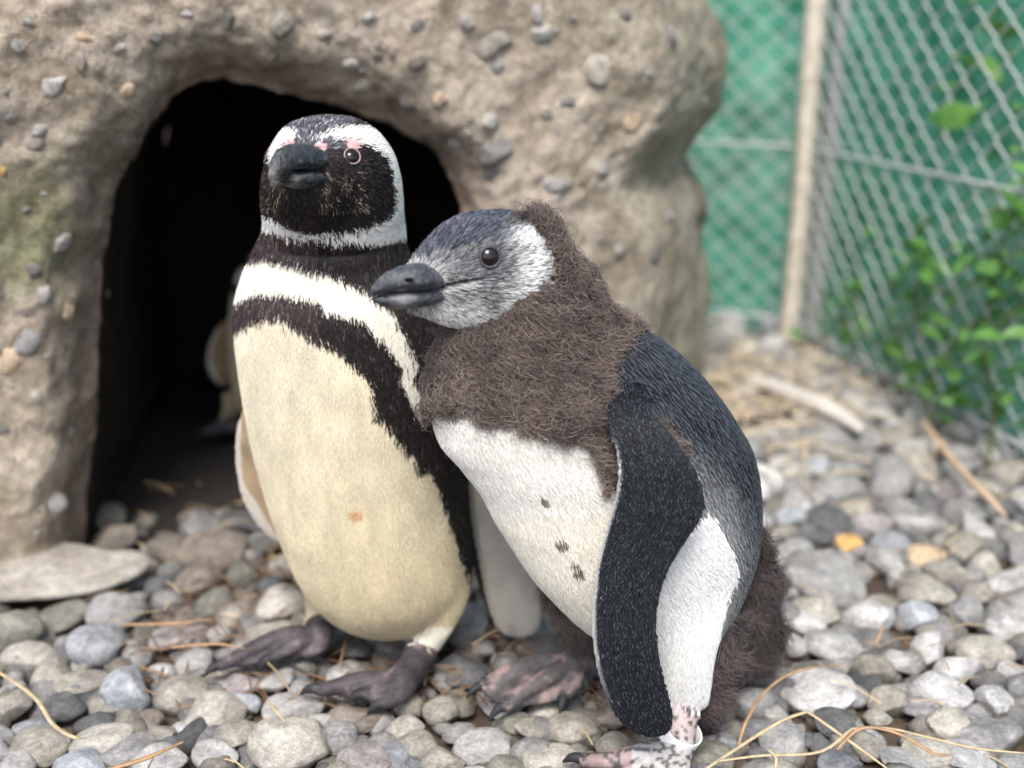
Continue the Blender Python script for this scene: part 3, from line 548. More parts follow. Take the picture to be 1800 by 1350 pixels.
def stone_mat(name, use_attr):
    m, nt, b = mat(name); tc = N(nt, 'ShaderNodeTexCoord'); oi = N(nt, 'ShaderNodeObjectInfo')
    vec = tc.outputs['Object']
    if use_attr: base = N(nt, 'ShaderNodeAttribute', attribute_name='col').outputs['Color']
    else:
        base = oi.outputs['Color']; ad = N(nt, 'ShaderNodeVectorMath', operation='ADD'); ml = N(nt, 'ShaderNodeMath', operation='MULTIPLY'); ml.inputs[1].default_value = 37.0
        nt.links.new(oi.outputs['Random'], ml.inputs[0]); nt.links.new(vec, ad.inputs[0]); nt.links.new(ml.outputs[0], ad.inputs[1]); vec = ad.outputs[0]
    k = 1.0 if not use_attr else 30.0
    def tx(s, d, rough=.6):
        t = N(nt, 'ShaderNodeTexNoise', Scale=s*k, Detail=d, Roughness=rough); nt.links.new(vec, t.inputs['Vector']); return t.outputs[0]
    big, mid, fine = tx(1.3, 5), tx(5, 6, .7), tx(26, 5, .75)
    def mulby(colsock, fac, lo, hi, f0, f1):
        rp = N(nt, 'ShaderNodeMapRange'); rp.inputs['From Min'].default_value = f0; rp.inputs['From Max'].default_value = f1; rp.inputs['To Min'].default_value = lo; rp.inputs['To Max'].default_value = hi
        nt.links.new(fac, rp.inputs['Value']); mx = N(nt, 'ShaderNodeMix', data_type='RGBA', blend_type='MULTIPLY'); mx.inputs[0].default_value = 1
        nt.links.new(colsock, mx.inputs[6]); nt.links.new(rp.outputs[0], mx.inputs[7]); return mx.outputs[2]
    c = mulby(base, big, .70, 1.25, .35, .65); c = mulby(c, mid, .70, 1.28, .35, .65); c = mulby(c, fine, .55, 1.35, .33, .67)
    nt.links.new(c, b.inputs['Base Color']); b.inputs['Roughness'].default_value = .72; b.inputs['Specular IOR Level'].default_value = .35
    b1 = N(nt, 'ShaderNodeBump', Strength=.35, Distance=.003); nt.links.new(fine, b1.inputs['Height'])
    b2 = N(nt, 'ShaderNodeBump', Strength=.5, Distance=.006); nt.links.new(mid, b2.inputs['Height']); nt.links.new(b1.outputs[0], b2.inputs['Normal']); nt.links.new(b2.outputs[0], b.inputs['Normal'])
    return m
M_STONE = stone_mat('pebble_stone', False); M_STONE_A = stone_mat('pebble_stone_joined', True)
PAL = {'grey': (.285, .28, .27), 'pale': (.41, .40, .38), 'white': (.50, .49, .475), 'tan': (.32, .295, .25), 'tanpale': (.42, .395, .34), 'blue': (.26, .267, .28), 'dark': (.13, .13, .13), 'brown': (.25, .215, .18), 'pink': (.33, .30, .29), 'orange': (.62, .38, .14), 'peach': (.58, .43, .29), 'olive': (.25, .24, .20), 'bluewhite': (.39, .41, .43)}
def stone_shape(seed, sub):
    r = np.random.default_rng(seed); bm = bmesh.new(); bmesh.ops.create_icosphere(bm, subdivisions=sub, radius=1); V = np.array([v.co[:] for v in bm.verts]); F = [tuple(v.index for v in f.verts) for f in bm.faces]; bm.free()
    D = V.copy(); rad = 1 + .16*noise(V+seed*3.1, 1.1, seed)+.07*noise(V+seed, 2.3, seed+5)+.02*noise(V, 6, seed+9)
    V = D*rad[:, None]
    for k in range(r.integers(2, 6)):                      # worn flat faces
        n = unit(r.normal(size=(1, 3)))[0]; h = .52+.33*r.random(); d = V@n; over = np.maximum(d-h, 0); V = V-n*(over*(.75+.15*r.random()))[:, None]
    V = V/np.abs(V).max(0)
    return V, F
NS = 16
SH4 = [stone_shape(s, 4) for s in range(NS)]; SH2 = [stone_shape(s, 2) for s in range(NS)]
SME = [mesh_of('pebble', V, F) for V, F in SH4]
for me in SME: me.materials.append(M_STONE)
stones = []                                               # (pos, rot euler, size, colour, shape)
MAN = [(25,1108,110,95,'olive'),(100,1080,105,48,'olive'),(163,1140,108,112,'blue'),(80,1182,90,52,'tan'),(140,1195,105,52,'tan'),(222,1218,105,110,'bluewhite'),(318,1218,95,88,'tan'),(240,1147,62,46,'grey'),(310,1115,105,40,'pink'),(385,1112,46,52,'pale'),(340,1162,78,42,'pale'),(375,1250,106,78,'tanpale'),(420,1202,74,42,'pink'),(425,1228,76,44,'bluewhite'),(484,1190,74,36,'pale'),(528,1165,60,46,'olive'),(15,1236,92,62,'tan'),(105,1240,88,54,'dark'),(55,1276,78,52,'blue'),(8,1288,34,58,'grey'),(62,1309,112,50,'tan'),(180,1296,122,46,'tanpale'),(222,1314,108,52,'grey'),(280,1284,62,42,'tan'),(278,1332,96,52,'pale'),(140,1340,112,38,'bluewhite'),(22,1338,76,44,'pale'),(375,1322,92,66,'pale'),(418,1290,98,58,'tan'),(505,1312,148,112,'tanpale'),(597,1292,76,76,'grey'),(515,1240,112,58,'pale'),(625,1258,108,54,'brown'),(640,1335,104,78,'pink'),(694,1318,78,40,'blue'),(735,1310,78,56,'tan'),(778,1336,82,62,'tan'),(846,1310,106,82,'pale'),(722,1236,66,54,'tan'),(776,1246,70,64,'tan'),(712,1276,74,46,'tanpale'),(806,1282,62,46,'grey'),(812,1174,112,76,'dark'),(888,1160,62,44,'grey'),(1008,1278,96,76,'tan'),(936,1316,80,62,'grey'),(930,1276,72,42,'tan'),(968,1334,112,58,'tanpale'),(1082,1306,72,62,'tan'),(1076,1252,72,44,'brown'),(1254,1326,88,60,'olive'),(1232,1252,56,64,'dark'),(1444,1215,146,78,'white'),(1326,1230,92,84,'grey'),(1368,1254,62,52,'pale'),(1380,1300,116,76,'pale'),(1274,1300,48,44,'blue'),(1465,1264,88,72,'dark'),(1534,1176,92,76,'tan'),(1566,1232,88,82,'tan'),(1622,1238,74,50,'grey'),(1662,1211,102,62,'white'),(1592,1158,88,56,'pale'),(1682,1172,92,60,'white'),(1734,1142,104,62,'tanpale'),(1752,1228,98,76,'white'),(1680,1268,98,62,'tanpale'),(1742,1290,132,62,'grey'),(1640,1322,92,52,'tanpale'),(1478,1338,84,52,'blue'),(1590,1336,104,44,'pale'),(1460,1020,172,76,'grey'),(1530,1086,98,82,'white'),(1616,1082,78,72,'bluewhite'),(1437,1070,92,46,'tanpale'),(1420,1092,78,36,'white'),(1464,1130,104,62,'pale'),(1626,1042,112,56,'tanpale'),(1722,1038,92,56,'tan'),(1772,1100,74,64,'white'),(1672,1002,94,52,'tan'),(1497,950,54,38,'orange'),(1636,976,78,48,'peach'),(1674,980,44,32,'dark'),(1540,918,92,42,'pink'),(1590,892,80,46,'grey'),(1480,860,110,50,'grey'),(1395,905,70,30,'bluewhite'),(1690,860,90,44,'pink'),(1780,1180,60,50,'pale'),(1500,1215,60,40,'grey'),(1700,1330,110,50,'white'),(1790,1340,70,50,'grey'),(1530,1310,70,40,'tan'),(1410,1190,60,46,'tan'),(1330,1275,60,40,'blue'),(1545,1255,50,36,'tanpale'),(260,1260,54,36,'brown'),(470,1160,48,34,'tan'),(620,1140,70,40,'dark'),(905,1265,52,34,'olive'),(1150,1320,60,40,'grey'),(560,1260,60,40,'pale'),(675,1300,56,36,'grey'),(890,1340,70,40,'olive'),(1040,1335,60,36,'brown'),(285,1020,70,46,'dark'),(500,990,60,40,'tan'),(90,990,60,40,'grey')]
rs = np.random.default_rng(11)
occ = []
for (px, py, w, h, ck) in MAN:
    p = ground_at(px, py, .018); s = scale_at(p); a = w*s/2; c = min(max(h*s/2*.78, .3*a), a*.85); b = a*(.7+.3*rs.random())
    if py < 950: c = a*.5
    col = np.array(PAL[ck])*(.92+.16*rs.random()); p = p.copy(); p[1] += b*.15
    p[2] = max(c*.62, .012)
    stones.append((p, (rs.normal()*.12, rs.normal()*.12, rs.normal()*.35), (a, b, c), col, int(rs.integers(NS)), 1)); occ.append((p[0], p[1], (a+b)/2))
keys = list(PAL); kw = np.array([.33, .24, .09, .15, .12, .04, .06, .02, .015, .002, .006, .05, .03]); kw /= kw.sum()
occ_a = [np.array(o) for o in occ]; 
cell = {}
def put(x, y, r):
    cell.setdefault((int(x//.08), int(y//.08)), []).append((x, y, r))
def free(x, y, r, k):
    i, j = int(x//.08), int(y//.08)
    for di in (-1, 0, 1):
        for dj in (-1, 0, 1):
            for (a, b, q) in cell.get((i+di, j+dj), ()):
                if (a-x)**2+(b-y)**2 < (k*(q+r))**2: return False
    return True
for o in occ: put(*o)
APRON = [(-300, 1062), (0, 1058), (120, 1050), (220, 1028), (275, 1000), (275, 970), (225, 955), (150, 945), (0, 915), (-300, 925)]
FEETZ = [[(360, 1190), (380, 1140), (540, 1080), (620, 1100), (600, 1150), (500, 1200)], [(530, 1215), (640, 1150), (700, 1110), (780, 1130), (740, 1260), (640, 1250)], [(820, 1220), (900, 1130), (1060, 1120), (1060, 1240), (900, 1270)], [(990, 1330), (1100, 1290), (1260, 1260), (1250, 1400), (1000, 1400)]]
def wallY(x): return 1.27 + .24*(x+.62)                    # plan of the den's front
for (tries, r0, r1, kk, zf) in ((8000, .030, .046, .80, .5), (14000, .020, .032, .80, .45), (14000, .012, .021, .82, .3)):
    for _ in range(tries):
        y = .62+2.06*rs.random()**1.2; x = -1.3+2.8*rs.random()
        if abs(x) > .62*y+.5: continue
        if x > .40+.32*max(0, (2.45-y))+.32: continue
        if y > 1.75 and x < .3: continue
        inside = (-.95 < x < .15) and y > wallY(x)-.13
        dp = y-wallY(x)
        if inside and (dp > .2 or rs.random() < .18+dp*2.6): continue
        r = r0+(r1-r0)*rs.random()
        if y > 1.5: r *= 1.05
        if not free(x, y, r, kk): continue
        qx, qy = proj(np.array([[x, y, .02]]))
        if inp(APRON, qx, qy)[0]: continue
        onfoot = any(inp(f_, qx, qy)[0] for f_ in FEETZ)
        put(x, y, r); a = r*(1.0+.3*rs.random()); b = r*(.75+.25*rs.random()); c = r*(.42+.28*rs.random())
        ck = keys[rs.choice(len(keys), p=kw)]; ck = 'tan' if ck in ('orange', 'peach') else ck; col = np.array(PAL[ck])*(.85+.3*rs.random())
        if inside: col = np.array(PAL[('grey', 'dark', 'olive', 'brown')[int(rs.integers(4))]])*.75  # entrance stones get darkened colours for the shade there
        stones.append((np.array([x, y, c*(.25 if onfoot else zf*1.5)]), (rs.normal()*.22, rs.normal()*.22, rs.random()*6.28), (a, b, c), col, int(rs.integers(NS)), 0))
# an under-layer that closes the gaps, darkened in colour for the shade between stones
for _ in range(4200):
    y = .62+1.8*rs.random(); x = -1.2+2.5*rs.random()
    if abs(x) > .6*y+.45: continue
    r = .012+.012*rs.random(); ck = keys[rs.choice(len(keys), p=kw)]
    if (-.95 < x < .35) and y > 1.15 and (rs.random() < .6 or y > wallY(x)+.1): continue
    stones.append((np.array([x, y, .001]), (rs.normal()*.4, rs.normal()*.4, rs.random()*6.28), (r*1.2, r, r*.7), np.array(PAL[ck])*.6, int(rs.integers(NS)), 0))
def shown(s):
    x, y = proj(s[0][None]); x, y = x[0], y[0]; ins = -30 < x < 1830 and 560 < y < 1400
    hid = (900 < x < 1300 and y < 1180) or (540 < x < 800 and y < 1080)
    return (s[5]*.6 + (s[2][0]*s[2][2])**.5/scale_at(s[0])/100)*(1 if ins else .02)*(.3 if hid else 1)
stones.sort(key=lambda s: -shown(s))
LAB = {'orange': 'small orange yellow pebble among grey ones'}
for s in stones[:298]:
    o = link('pebble', SME[s[4]], None, ground); o.location = s[0]; o.rotation_euler = s[1]; o.scale = s[2]; o.color = (*s[3], 1)
V = []; F = []; Cc = []; off = 0
from mathutils import Euler
for s in stones[298:]:
    v, f = SH2[s[4]]; m = np.array(Euler(s[1]).to_matrix()); q = (v*np.array(s[2]))@m.T + s[0]; V.append(q); F += [(a+off, b+off, c+off) for a, b, c in f]; off += len(q); Cc.append(np.tile(s[3], (len(q), 1)))
me = mesh_of('pebble_bed', np.vstack(V), F); set_col(me, np.vstack(Cc)); link('pebble_bed', me, M_STONE_A, ground, kind='stuff')

# ------------------------------------------------------------------ den
def den_mat():
    m, nt, b = mat('rough_concrete'); tc = N(nt, 'ShaderNodeTexCoord'); V = tc.outputs['Object']
    def tx(s, d=6, r=.6):
        t = N(nt, 'ShaderNodeTexNoise', Scale=s, Detail=d, Roughness=r); nt.links.new(V, t.inputs['Vector']); return t.outputs[0]
    big, mid, fine, gr = tx(4), tx(16), tx(70, 8, .7), tx(260, 4, .7)
    r = N(nt, 'ShaderNodeValToRGB'); e = r.color_ramp.elements; e[0].position = .34; e[0].color = (.42, .342, .265, 1); e[1].position = .70; e[1].color = (.66, .575, .475, 1)
    el = r.color_ramp.elements.new(.5); el.color = (.54, .452, .36, 1); nt.links.new(mid, r.inputs[0])
    def mul(c, f, lo, hi, f0=.35, f1=.65):
        rp = N(nt, 'ShaderNodeMapRange'); rp.inputs['From Min'].default_value = f0; rp.inputs['From Max'].default_value = f1; rp.inputs['To Min'].default_value = lo; rp.inputs['To Max'].default_value = hi; nt.links.new(f, rp.inputs['Value'])
        mx = N(nt, 'ShaderNodeMix', data_type='RGBA', blend_type='MULTIPLY'); mx.inputs[0].default_value = 1; nt.links.new(c, mx.inputs[6]); nt.links.new(rp.outputs[0], mx.inputs[7]); return mx.outputs[2]
    c = mul(r.outputs[0], big, .85, 1.12); c = mul(c, fine, .78, 1.2); c = mul(c, gr, .74, 1.22)
    at_ = N(nt, 'ShaderNodeAttribute', attribute_name='col'); mx = N(nt, 'ShaderNodeMix', data_type='RGBA', blend_type='MULTIPLY'); mx.inputs[0].default_value = 1; nt.links.new(c, mx.inputs[6]); nt.links.new(at_.outputs['Color'], mx.inputs[7]); nt.links.new(mx.outputs[2], b.inputs['Base Color'])
    b.inputs['Roughness'].default_value = .9; b.inputs['Specular IOR Level'].default_value = .2
    b1 = N(nt, 'ShaderNodeBump', Strength=.9, Distance=.004); nt.links.new(gr, b1.inputs['Height']); b2 = N(nt, 'ShaderNodeBump', Strength=.9, Distance=.012); nt.links.new(fine, b2.inputs['Height']); nt.links.new(b1.outputs[0], b2.inputs['Normal']); nt.links.new(b2.outputs[0], b.inputs['Normal'])
    return m
M_DEN = den_mat()
den = empty('rock_den', (at(600, 900, 1.5)[0], 1.55, 0), 'rounded concrete rock den with a dark arched opening and pebbles set in its walls', 'den')
DB = np.array(den.location)
def denY(px): return 1.27 + .27*np.clip((px-60)/1180, -.4, 1.1)
INN = [(128, 1120), (150, 960), (160, 880), (170, 760), (172, 650), (178, 540), (190, 430), (203, 340), (228, 285), (262, 232), (285, 190), (318, 160), (365, 146), (430, 152), (500, 166), (570, 188), (640, 212), (700, 238), (750, 268), (785, 310), (805, 365), (810, 430), (818, 520), (825, 640), (830, 760), (835, 960)]
OUT = [(-330, 1130), (-340, 1000), (-350, 860), (-360, 720), (-370, 560), (-370, 400), (-370, 200), (-360, 0), (-320, -150), (-220, -260), (-100, -320), (50, -350), (220, -370), (400, -380), (580, -380), (760, -370), (930, -340), (1080, -240), (1190, -120), (1246, 0), (1276, 110), (1252, 190), (1196, 275), (1242, 370), (1240, 620), (1240, 950)]
nu = 300; A = catmull(INN, nu); Bq = catmull(OUT, nu)
# profile: first deep inside the tunnel, round the lip, over the front, round the far edge and back
prof = []
for s in np.linspace(0, 1, 16): prof.append((-.02-.10*(1-s)*0, .50*(1-s)**1.0+.075, 0))
for v in np.linspace(0, 1, 80):
    lip = .075*np.clip(1-v/.22, 0, 1)**2.2; far = .34*np.clip((v-.70)/.30, 0, 1)**2.4
    prof.append((v, lip+far, 1))
for s in np.linspace(.1, 1, 10): prof.append((1.0-.06*s, .34+.7*s, 2))
VV = []; PX = []; 
for (v, dy, k) in prof:
    q = A*(1-max(v, 0))+Bq*max(v, 0); y0 = denY(q[:, 0])
    if k == 0:
        # straight back from the lip, widening
        l = at(A[:, 0], A[:, 1], denY(A[:, 0])+.075); c = np.array([at(500, 500, 1.4)[0], 0, .35]); w = (dy-.075); g = l.copy(); g[:, 1] += w*1.6; out = unit((l-c)*A3(1, 0, 1)); g += out*(w*.35); g[:, 2] = np.where(l[:, 2] < .1, l[:, 2], np.minimum(g[:, 2], .75)); VV.append(g)
    elif k == 1: VV.append(at(q[:, 0], q[:, 1], y0+dy))
    else:
        l = at(Bq[:, 0], Bq[:, 1], denY(Bq[:, 0])+.34); g = l.copy(); g[:, 1] += dy-.34; VV.append(g)
    PX.append(q)
VV = np.array(VV); nr = len(prof)
F = [(i*nu+j, (i+1)*nu+j, (i+1)*nu+j+1, i*nu+j+1) for i in range(nr-1) for j in range(nu-1)]
Vd = VV.reshape(-1, 3); pxx, pyy = proj(Vd)
tmp = mesh_of('tmp', Vd, F); Nn = np.empty(len(Vd)*3); tmp.vertices.foreach_get('normal', Nn); Nn = Nn.reshape(-1, 3); bpy.data.meshes.remove(tmp)
if (Nn[(20*nu):(80*nu), 1].mean()) > 0: Nn = -Nn; F = [f[::-1] for f in F]
front = np.repeat(np.array([p[2] for p in prof]), nu) == 1
amp = np.where(front, 1, .5)
Vd = Vd + Nn*(amp*(.016*fbm(Vd, 6, 5, 3)+.006*fbm(Vd, 26, 8, 3)+.003*fbm(Vd, 90, 2, 2)))[:, None]
# a ledge under the upper right lobe
colr = np.ones((len(Vd), 3)); prk = np.repeat(np.array([p[2] for p in prof]), nu)
moss = np.clip(np.exp(-(((pxx-50)/95)**2+((pyy-410)/110)**2))*1.3+.35*noise(Vd, 22, 61), 0, 1)*front; colr = colr*(1-moss[:, None])+A3(.58, .66, .50)*moss[:, None]
gy = np.clip((pxx-950)/250, 0, 1)*front; colr = colr*(1-gy[:, None])+A3(.82, .86, .84)*gy[:, None]
lip_dark = np.clip(1-np.repeat(np.array([p[0] for p in prof]), nu)/.14, 0, 1)*front; colr = colr*(1-.35*lip_dark[:, None]*A3(.8, 1, 1.05))  # darker and browner towards the lip of the opening
colr[prk == 0] = A3(.07, .065, .06)  # chamber lining near-black, its shade painted into the colour
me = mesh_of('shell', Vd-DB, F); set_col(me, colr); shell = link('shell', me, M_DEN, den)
# back wall and roof of the chamber
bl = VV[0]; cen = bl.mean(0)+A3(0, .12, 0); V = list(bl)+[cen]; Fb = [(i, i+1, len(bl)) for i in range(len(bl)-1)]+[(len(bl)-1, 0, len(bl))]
me = mesh_of('back_wall', np.array(V)-DB, Fb); set_col(me, np.tile(A3(.07, .065, .06), (len(V), 1))); link('back_wall', me, M_DEN, den)  # back wall carries the same painted shade
# earth sheet on the den floor, blackened to stand for the chamber's shade
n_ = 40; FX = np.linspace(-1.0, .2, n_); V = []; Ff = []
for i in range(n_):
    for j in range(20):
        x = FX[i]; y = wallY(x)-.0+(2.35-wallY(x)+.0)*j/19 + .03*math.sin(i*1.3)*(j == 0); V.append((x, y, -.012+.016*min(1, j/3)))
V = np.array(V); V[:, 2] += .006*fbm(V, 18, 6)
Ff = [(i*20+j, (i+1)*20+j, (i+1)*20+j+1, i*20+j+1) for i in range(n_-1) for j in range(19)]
link('shaded_earth_floor', mesh_of('shaded_earth_floor', V-DB, Ff), simple('shaded_earth', (.016, .0125, .010), .95, .8, 60, var=.4), den)
# thin cement apron at the left foot
n = 72; V = []; Fs = []
ctr = ground_at(40, 1000, .03); 
sl = [(-260, 1068), (-100, 1060), (0, 1049), (60, 1045), (120, 1040), (170, 1032), (215, 1018), (250, 1000), (263, 986), (255, 975), (225, 968), (190, 968), (150, 960), (90, 950), (0, 930), (-120, 930), (-260, 940)]
S = np.array([ground_at(x, y, .040) for x, y in catmull(sl+sl[:1], n+1)[:-1]]); c0 = S.mean(0); 
for k, (sc, dz) in enumerate(((.3, .004), (.8, .002), (.965, .0015), (1, -.001), (1, -.006), (.97, -.009), (.3, -.012))):
    q = c0+(S-c0)*sc; q[:, 2] = .040+dz+.0015*fbm(q, 30, 4)+.002*noise(q, 9, 2); V.append(q)
V = np.vstack(V); Fs = [(r*n+i, r*n+(i+1) % n, (r+1)*n+(i+1) % n, (r+1)*n+i) for r in range(6) for i in range(n)]+[tuple(range(n))[::-1], tuple(range(6*n, 7*n))]
me = mesh_of('cement_apron', V-DB, Fs); bm = bmesh.new(); bm.from_mesh(me); bmesh.ops.recalc_face_normals(bm, faces=bm.faces); bm.to_mesh(me); bm.free(); set_col(me, np.tile(A3(1.12, 1.22, 1.32), (len(V), 1))); link('cement_apron', me, M_DEN, den)
# pebbles set in the wall
bvd = BVHTree.FromPolygons([Vector(v) for v in Vd], F)
EMB = [(95,150,52,'pale'),(150,66,32,'peach'),(140,106,40,'brown'),(272,68,30,'dark'),(400,40,36,'dark'),(497,45,56,'olive'),(45,602,66,'blue'),(14,632,56,'peach'),(76,516,44,'pale'),(120,550,36,'peach'),(108,430,50,'grey'),(4,302,30,'orange'),(100,886,42,'white'),(868,82,72,'tan'),(735,45,28,'dark'),(945,25,36,'white'),(952,62,44,'pale'),(1112,216,44,'peach'),(862,212,36,'pale'),(774,176,34,'peach'),(716,186,34,'dark'),(800,252,28,'white'),(872,266,64,'dark'),(875,118,32,'blue'),(735,108,44,'brown'),(618,114,36,'pale'),(635,155,34,'tan'),(960,318,30,'white'),(985,325,50,'grey'),(780,240,26,'dark'),(1235,180,46,'pale'),(60,475,34,'dark'),(5,755,26,'dark'),(60,250,40,'tan'),(20,210,26,'grey'),(70,230,34,'pale'),(225,160,30,'peach'),(480,100,30,'dark'),(330,25,26,'white'),(210,85,26,'pale'),(240,235,24,'dark'),(860,300,40,'dark'),(1050,120,60,'tanpale'),(1180,60,40,'grey'),(1000,180,30,'dark'),(900,350,28,'tan'),(1060,300,32,'grey'),(960,200,30,'tan'),(570,60,34,'tanpale'),(650,30,28,'pale'),(690,95,24,'tan'),(30,80,30,'pale'),(50,40,26,'grey'),(125,760,24,'pale'),(60,700,28,'tanpale'),(1150,450,40,'dark'),(1180,380,36,'grey'),(1090,440,34,'tan'),(820,40,30,'pale'),(1100,30,34,'dark')]
re_ = np.random.default_rng(5)
emb = [(x, y, w, PAL[k], .5) for x, y, w, k in EMB]
for _ in range(46): emb.append((re_.uniform(-60, 1240), re_.uniform(-60, 520), re_.uniform(9, 20), PAL[keys[re_.choice(len(keys), p=kw)]], .5))
for _ in range(14): emb.append((re_.uniform(-60, 150), re_.uniform(300, 950), re_.uniform(8, 18), PAL[keys[re_.choice(len(keys), p=kw)]], .5))
for (x, y, w, colr_, d) in emb:
    h = bvd.ray_cast(Vector(CAMP), Vector(ray(x, y)).normalized())
    if h[0] is None or h[1].y > .35: continue
    nr_ = np.array(h[1]); 
    if nr_@(CAMP-np.array(h[0])) < 0: nr_ = -nr_
    if h[0].y > 1.75: continue
    s = scale_at(h[0]); a = w*s/2; o = link('embedded_pebble', SME[int(re_.integers(NS))], None, den)
    q = Vector(nr_).to_track_quat('Z', 'Y')@Quaternion((0, 0, 1), re_.random()*6.28); o.rotation_mode = 'QUATERNION'; o.rotation_quaternion = q; o.scale = (a, a*re_.uniform(.65, .95), a*.55); o.location = np.array(h[0])-DB-nr_*a*.10; o.color = (*(np.array(colr_)*.75+np.array((.10, .085, .07))), 1)

# ------------------------------------------------------------------ the birds
adult = build_adult()
chick = build_chick()
# a third bird in the dark of the den
third = adult.copy(); COL.objects.link(third); third['label'] = 'penguin standing in the dark inside the den, half hidden behind the adult'
def copy_children(src, dst):
    for ch in list(src.children):
        c = ch.copy(); COL.objects.link(c); c.parent = dst; copy_children(ch, c)
copy_children(adult, third)
third.location = (-.468, 1.80, .01); third.rotation_euler = (Matrix.Rotation(math.radians(15), 4, 'Y')@Matrix.Rotation(math.radians(30), 4, 'Z')).to_euler(); third.scale = (.66, .66, .66)

# ------------------------------------------------------------------ fence
fence = empty('chain_link_fence', (.66, 2.46, 0), 'galvanised chain link fence lined with green netting at the right', 'fence')
FB = np.array(fence.location)
M_POST = simple('weathered_timber', (.60, .54, .45), .85, .5, 40, var=.25)
M_GREY = simple('grey_post', (.36, .36, .35), .7, .2, 60, var=.1)
K = ground_at(1380, 605); A_END = np.array([K[0]+.36, K[1]-1.60, 0]); L_END = np.array([-.45, 3.05, 0])
def cyl(name, p, q, r, matl, m=14, wob=0):
    P = np.linspace(p, q, 14); P[:, :2] += wob*np.stack([noise(P, 3, 2), noise(P, 3, 5)], 1); V, F, _ = tube(P, [r]*14, 28, m, 1.0, (0, 1, 0.01)); me = mesh_of(name, V-FB, F); return link(name, me, matl, fence)
cyl('post', K+A3(0, -.02, -.05), K+A3(.02, -.02, 1.5), .024, M_POST, wob=.006)
cyl('post', K+A3(.050, -.035, -.05), K+A3(.072, -.035, 1.5), .020, M_GREY)
cyl('post', A_END+A3(0, 0, -.05), A_END+A3(0, 0, 1.5), .024, M_POST, wob=.006)
Pq, Hq = .035, .031
def panel(S, E, z0, z1):
    d = E-S; Ln = np.linalg.norm(d[:2]); u = d/Ln; nrm = np.array([-u[1], u[0], 0]); nw = int(Ln/Pq)
    for i in range(nw):
        k = np.arange(int((z1-z0)/Hq)+1); s = (i+.5)*Pq+np.where((k+i) % 2, 1, -1)*Pq*.52; z = z0+k*Hq
        P = S+u*s[:, None]+A3(0, 0, 1)*z[:, None]+nrm*(np.where((k+i) % 2, 1, -1)*.0025)[:, None]
        P += u*(.004*noise(P, 5, i))[:, None]; r = .0022; V = []; F = []; m = 5
        # round the bends a little
        Q = np.vstack([P[:-1], P[:-1]*.86+P[1:]*.14, P[:-1]*.14+P[1:]*.86]).reshape(3, -1, 3).transpose(1, 0, 2).reshape(-1, 3); Q = np.vstack([Q, P[-1]])
        V, F, _ = loft(Q, np.tile(u*r, (len(Q), 1)), np.tile(nrm*r, (len(Q), 1)), None, m)
        link('wire', mesh_of('wire', V-FB, F), M_STEEL, fence)
    for z in (.06, .455, 1.3):
        p, q = S+A3(0, 0, z)-nrm*.0, E+A3(0, 0, z); V, F, _ = tube(np.linspace(p, q, 8), [.0032]*8, 20, 8, 1, (0, 0, 1)); link('tension_wire', mesh_of('tension_wire', V-FB, F), M_STEEL, fence)
    return u, nrm
panel(K, A_END, .0, 1.4); panel(K, L_END, .0, 1.4)
def net_mat():
    m, nt, b = mat('green_netting'); tc = N(nt, 'ShaderNodeTexCoord'); n1 = N(nt, 'ShaderNodeTexNoise', Scale=14.0, Detail=9.0, Roughness=.7); nt.links.new(tc.outputs['Object'], n1.inputs['Vector'])
    r = N(nt, 'ShaderNodeValToRGB'); e = r.color_ramp.elements; e[0].position = .35; e[0].color = (.016, .25, .14, 1); e[1].position = .64; e[1].color = (.19, .65, .47, 1); nt.links.new(n1.outputs[0], r.inputs[0]); nt.links.new(r.outputs[0], b.inputs['Base Color']); b.inputs['Roughness'].default_value = .6
    tl = N(nt, 'ShaderNodeBsdfTranslucent'); nt.links.new(r.outputs[0], tl.inputs['Color']); mx = N(nt, 'ShaderNodeMixShader'); mx.inputs[0].default_value = .15; nt.links.new(b.outputs[0], mx.inputs[1]); nt.links.new(tl.outputs[0], mx.inputs[2])
    wv = N(nt, 'ShaderNodeTexWave', Scale=55.0, Distortion=1.5, Detail=2.0); wv.bands_direction = 'Z'; nt.links.new(tc.outputs['Object'], wv.inputs['Vector'])
    gt = N(nt, 'ShaderNodeMath', operation='GREATER_THAN'); gt.inputs[1].default_value = .84; nt.links.new(wv.outputs['Fac'], gt.inputs[0])
    tr = N(nt, 'ShaderNodeBsdfTransparent'); m2 = N(nt, 'ShaderNodeMixShader'); nt.links.new(gt.outputs[0], m2.inputs[0]); nt.links.new(mx.outputs[0], m2.inputs[1]); nt.links.new(tr.outputs[0], m2.inputs[2]); nt.links.new(m2.outputs[0], nt.nodes['Material Output'].inputs['Surface'])
    return m
M_NET = net_mat()
def net(S, E):
    d = E-S; u = d/np.linalg.norm(d); nrm = np.array([-u[1], u[0], 0]); nrm = nrm if nrm@(S-A3(0, 0, 0)) > 0 else -nrm; a, b = 60, 40; V = []
    for i in range(a):
        for j in range(b):
            p = S+d*i/(a-1)+A3(0, 0, 1.45*j/(b-1)-.02); V.append(p)
    V = np.array(V); V += nrm*(.035+.018*noise(V, 6, 4)+.008*noise(V, 17, 5))[:, None]
    F = [(i*b+j, (i+1)*b+j, (i+1)*b+j+1, i*b+j+1) for i in range(a-1) for j in range(b-1)]; return link('shade_net', mesh_of('shade_net', V-FB, F), M_NET, fence)
net(K+A3(.0, .05, 0), A_END+A3(.05, 0, 0)); net(K+A3(.0, .05, 0), L_END+A3(0, .05, 0))

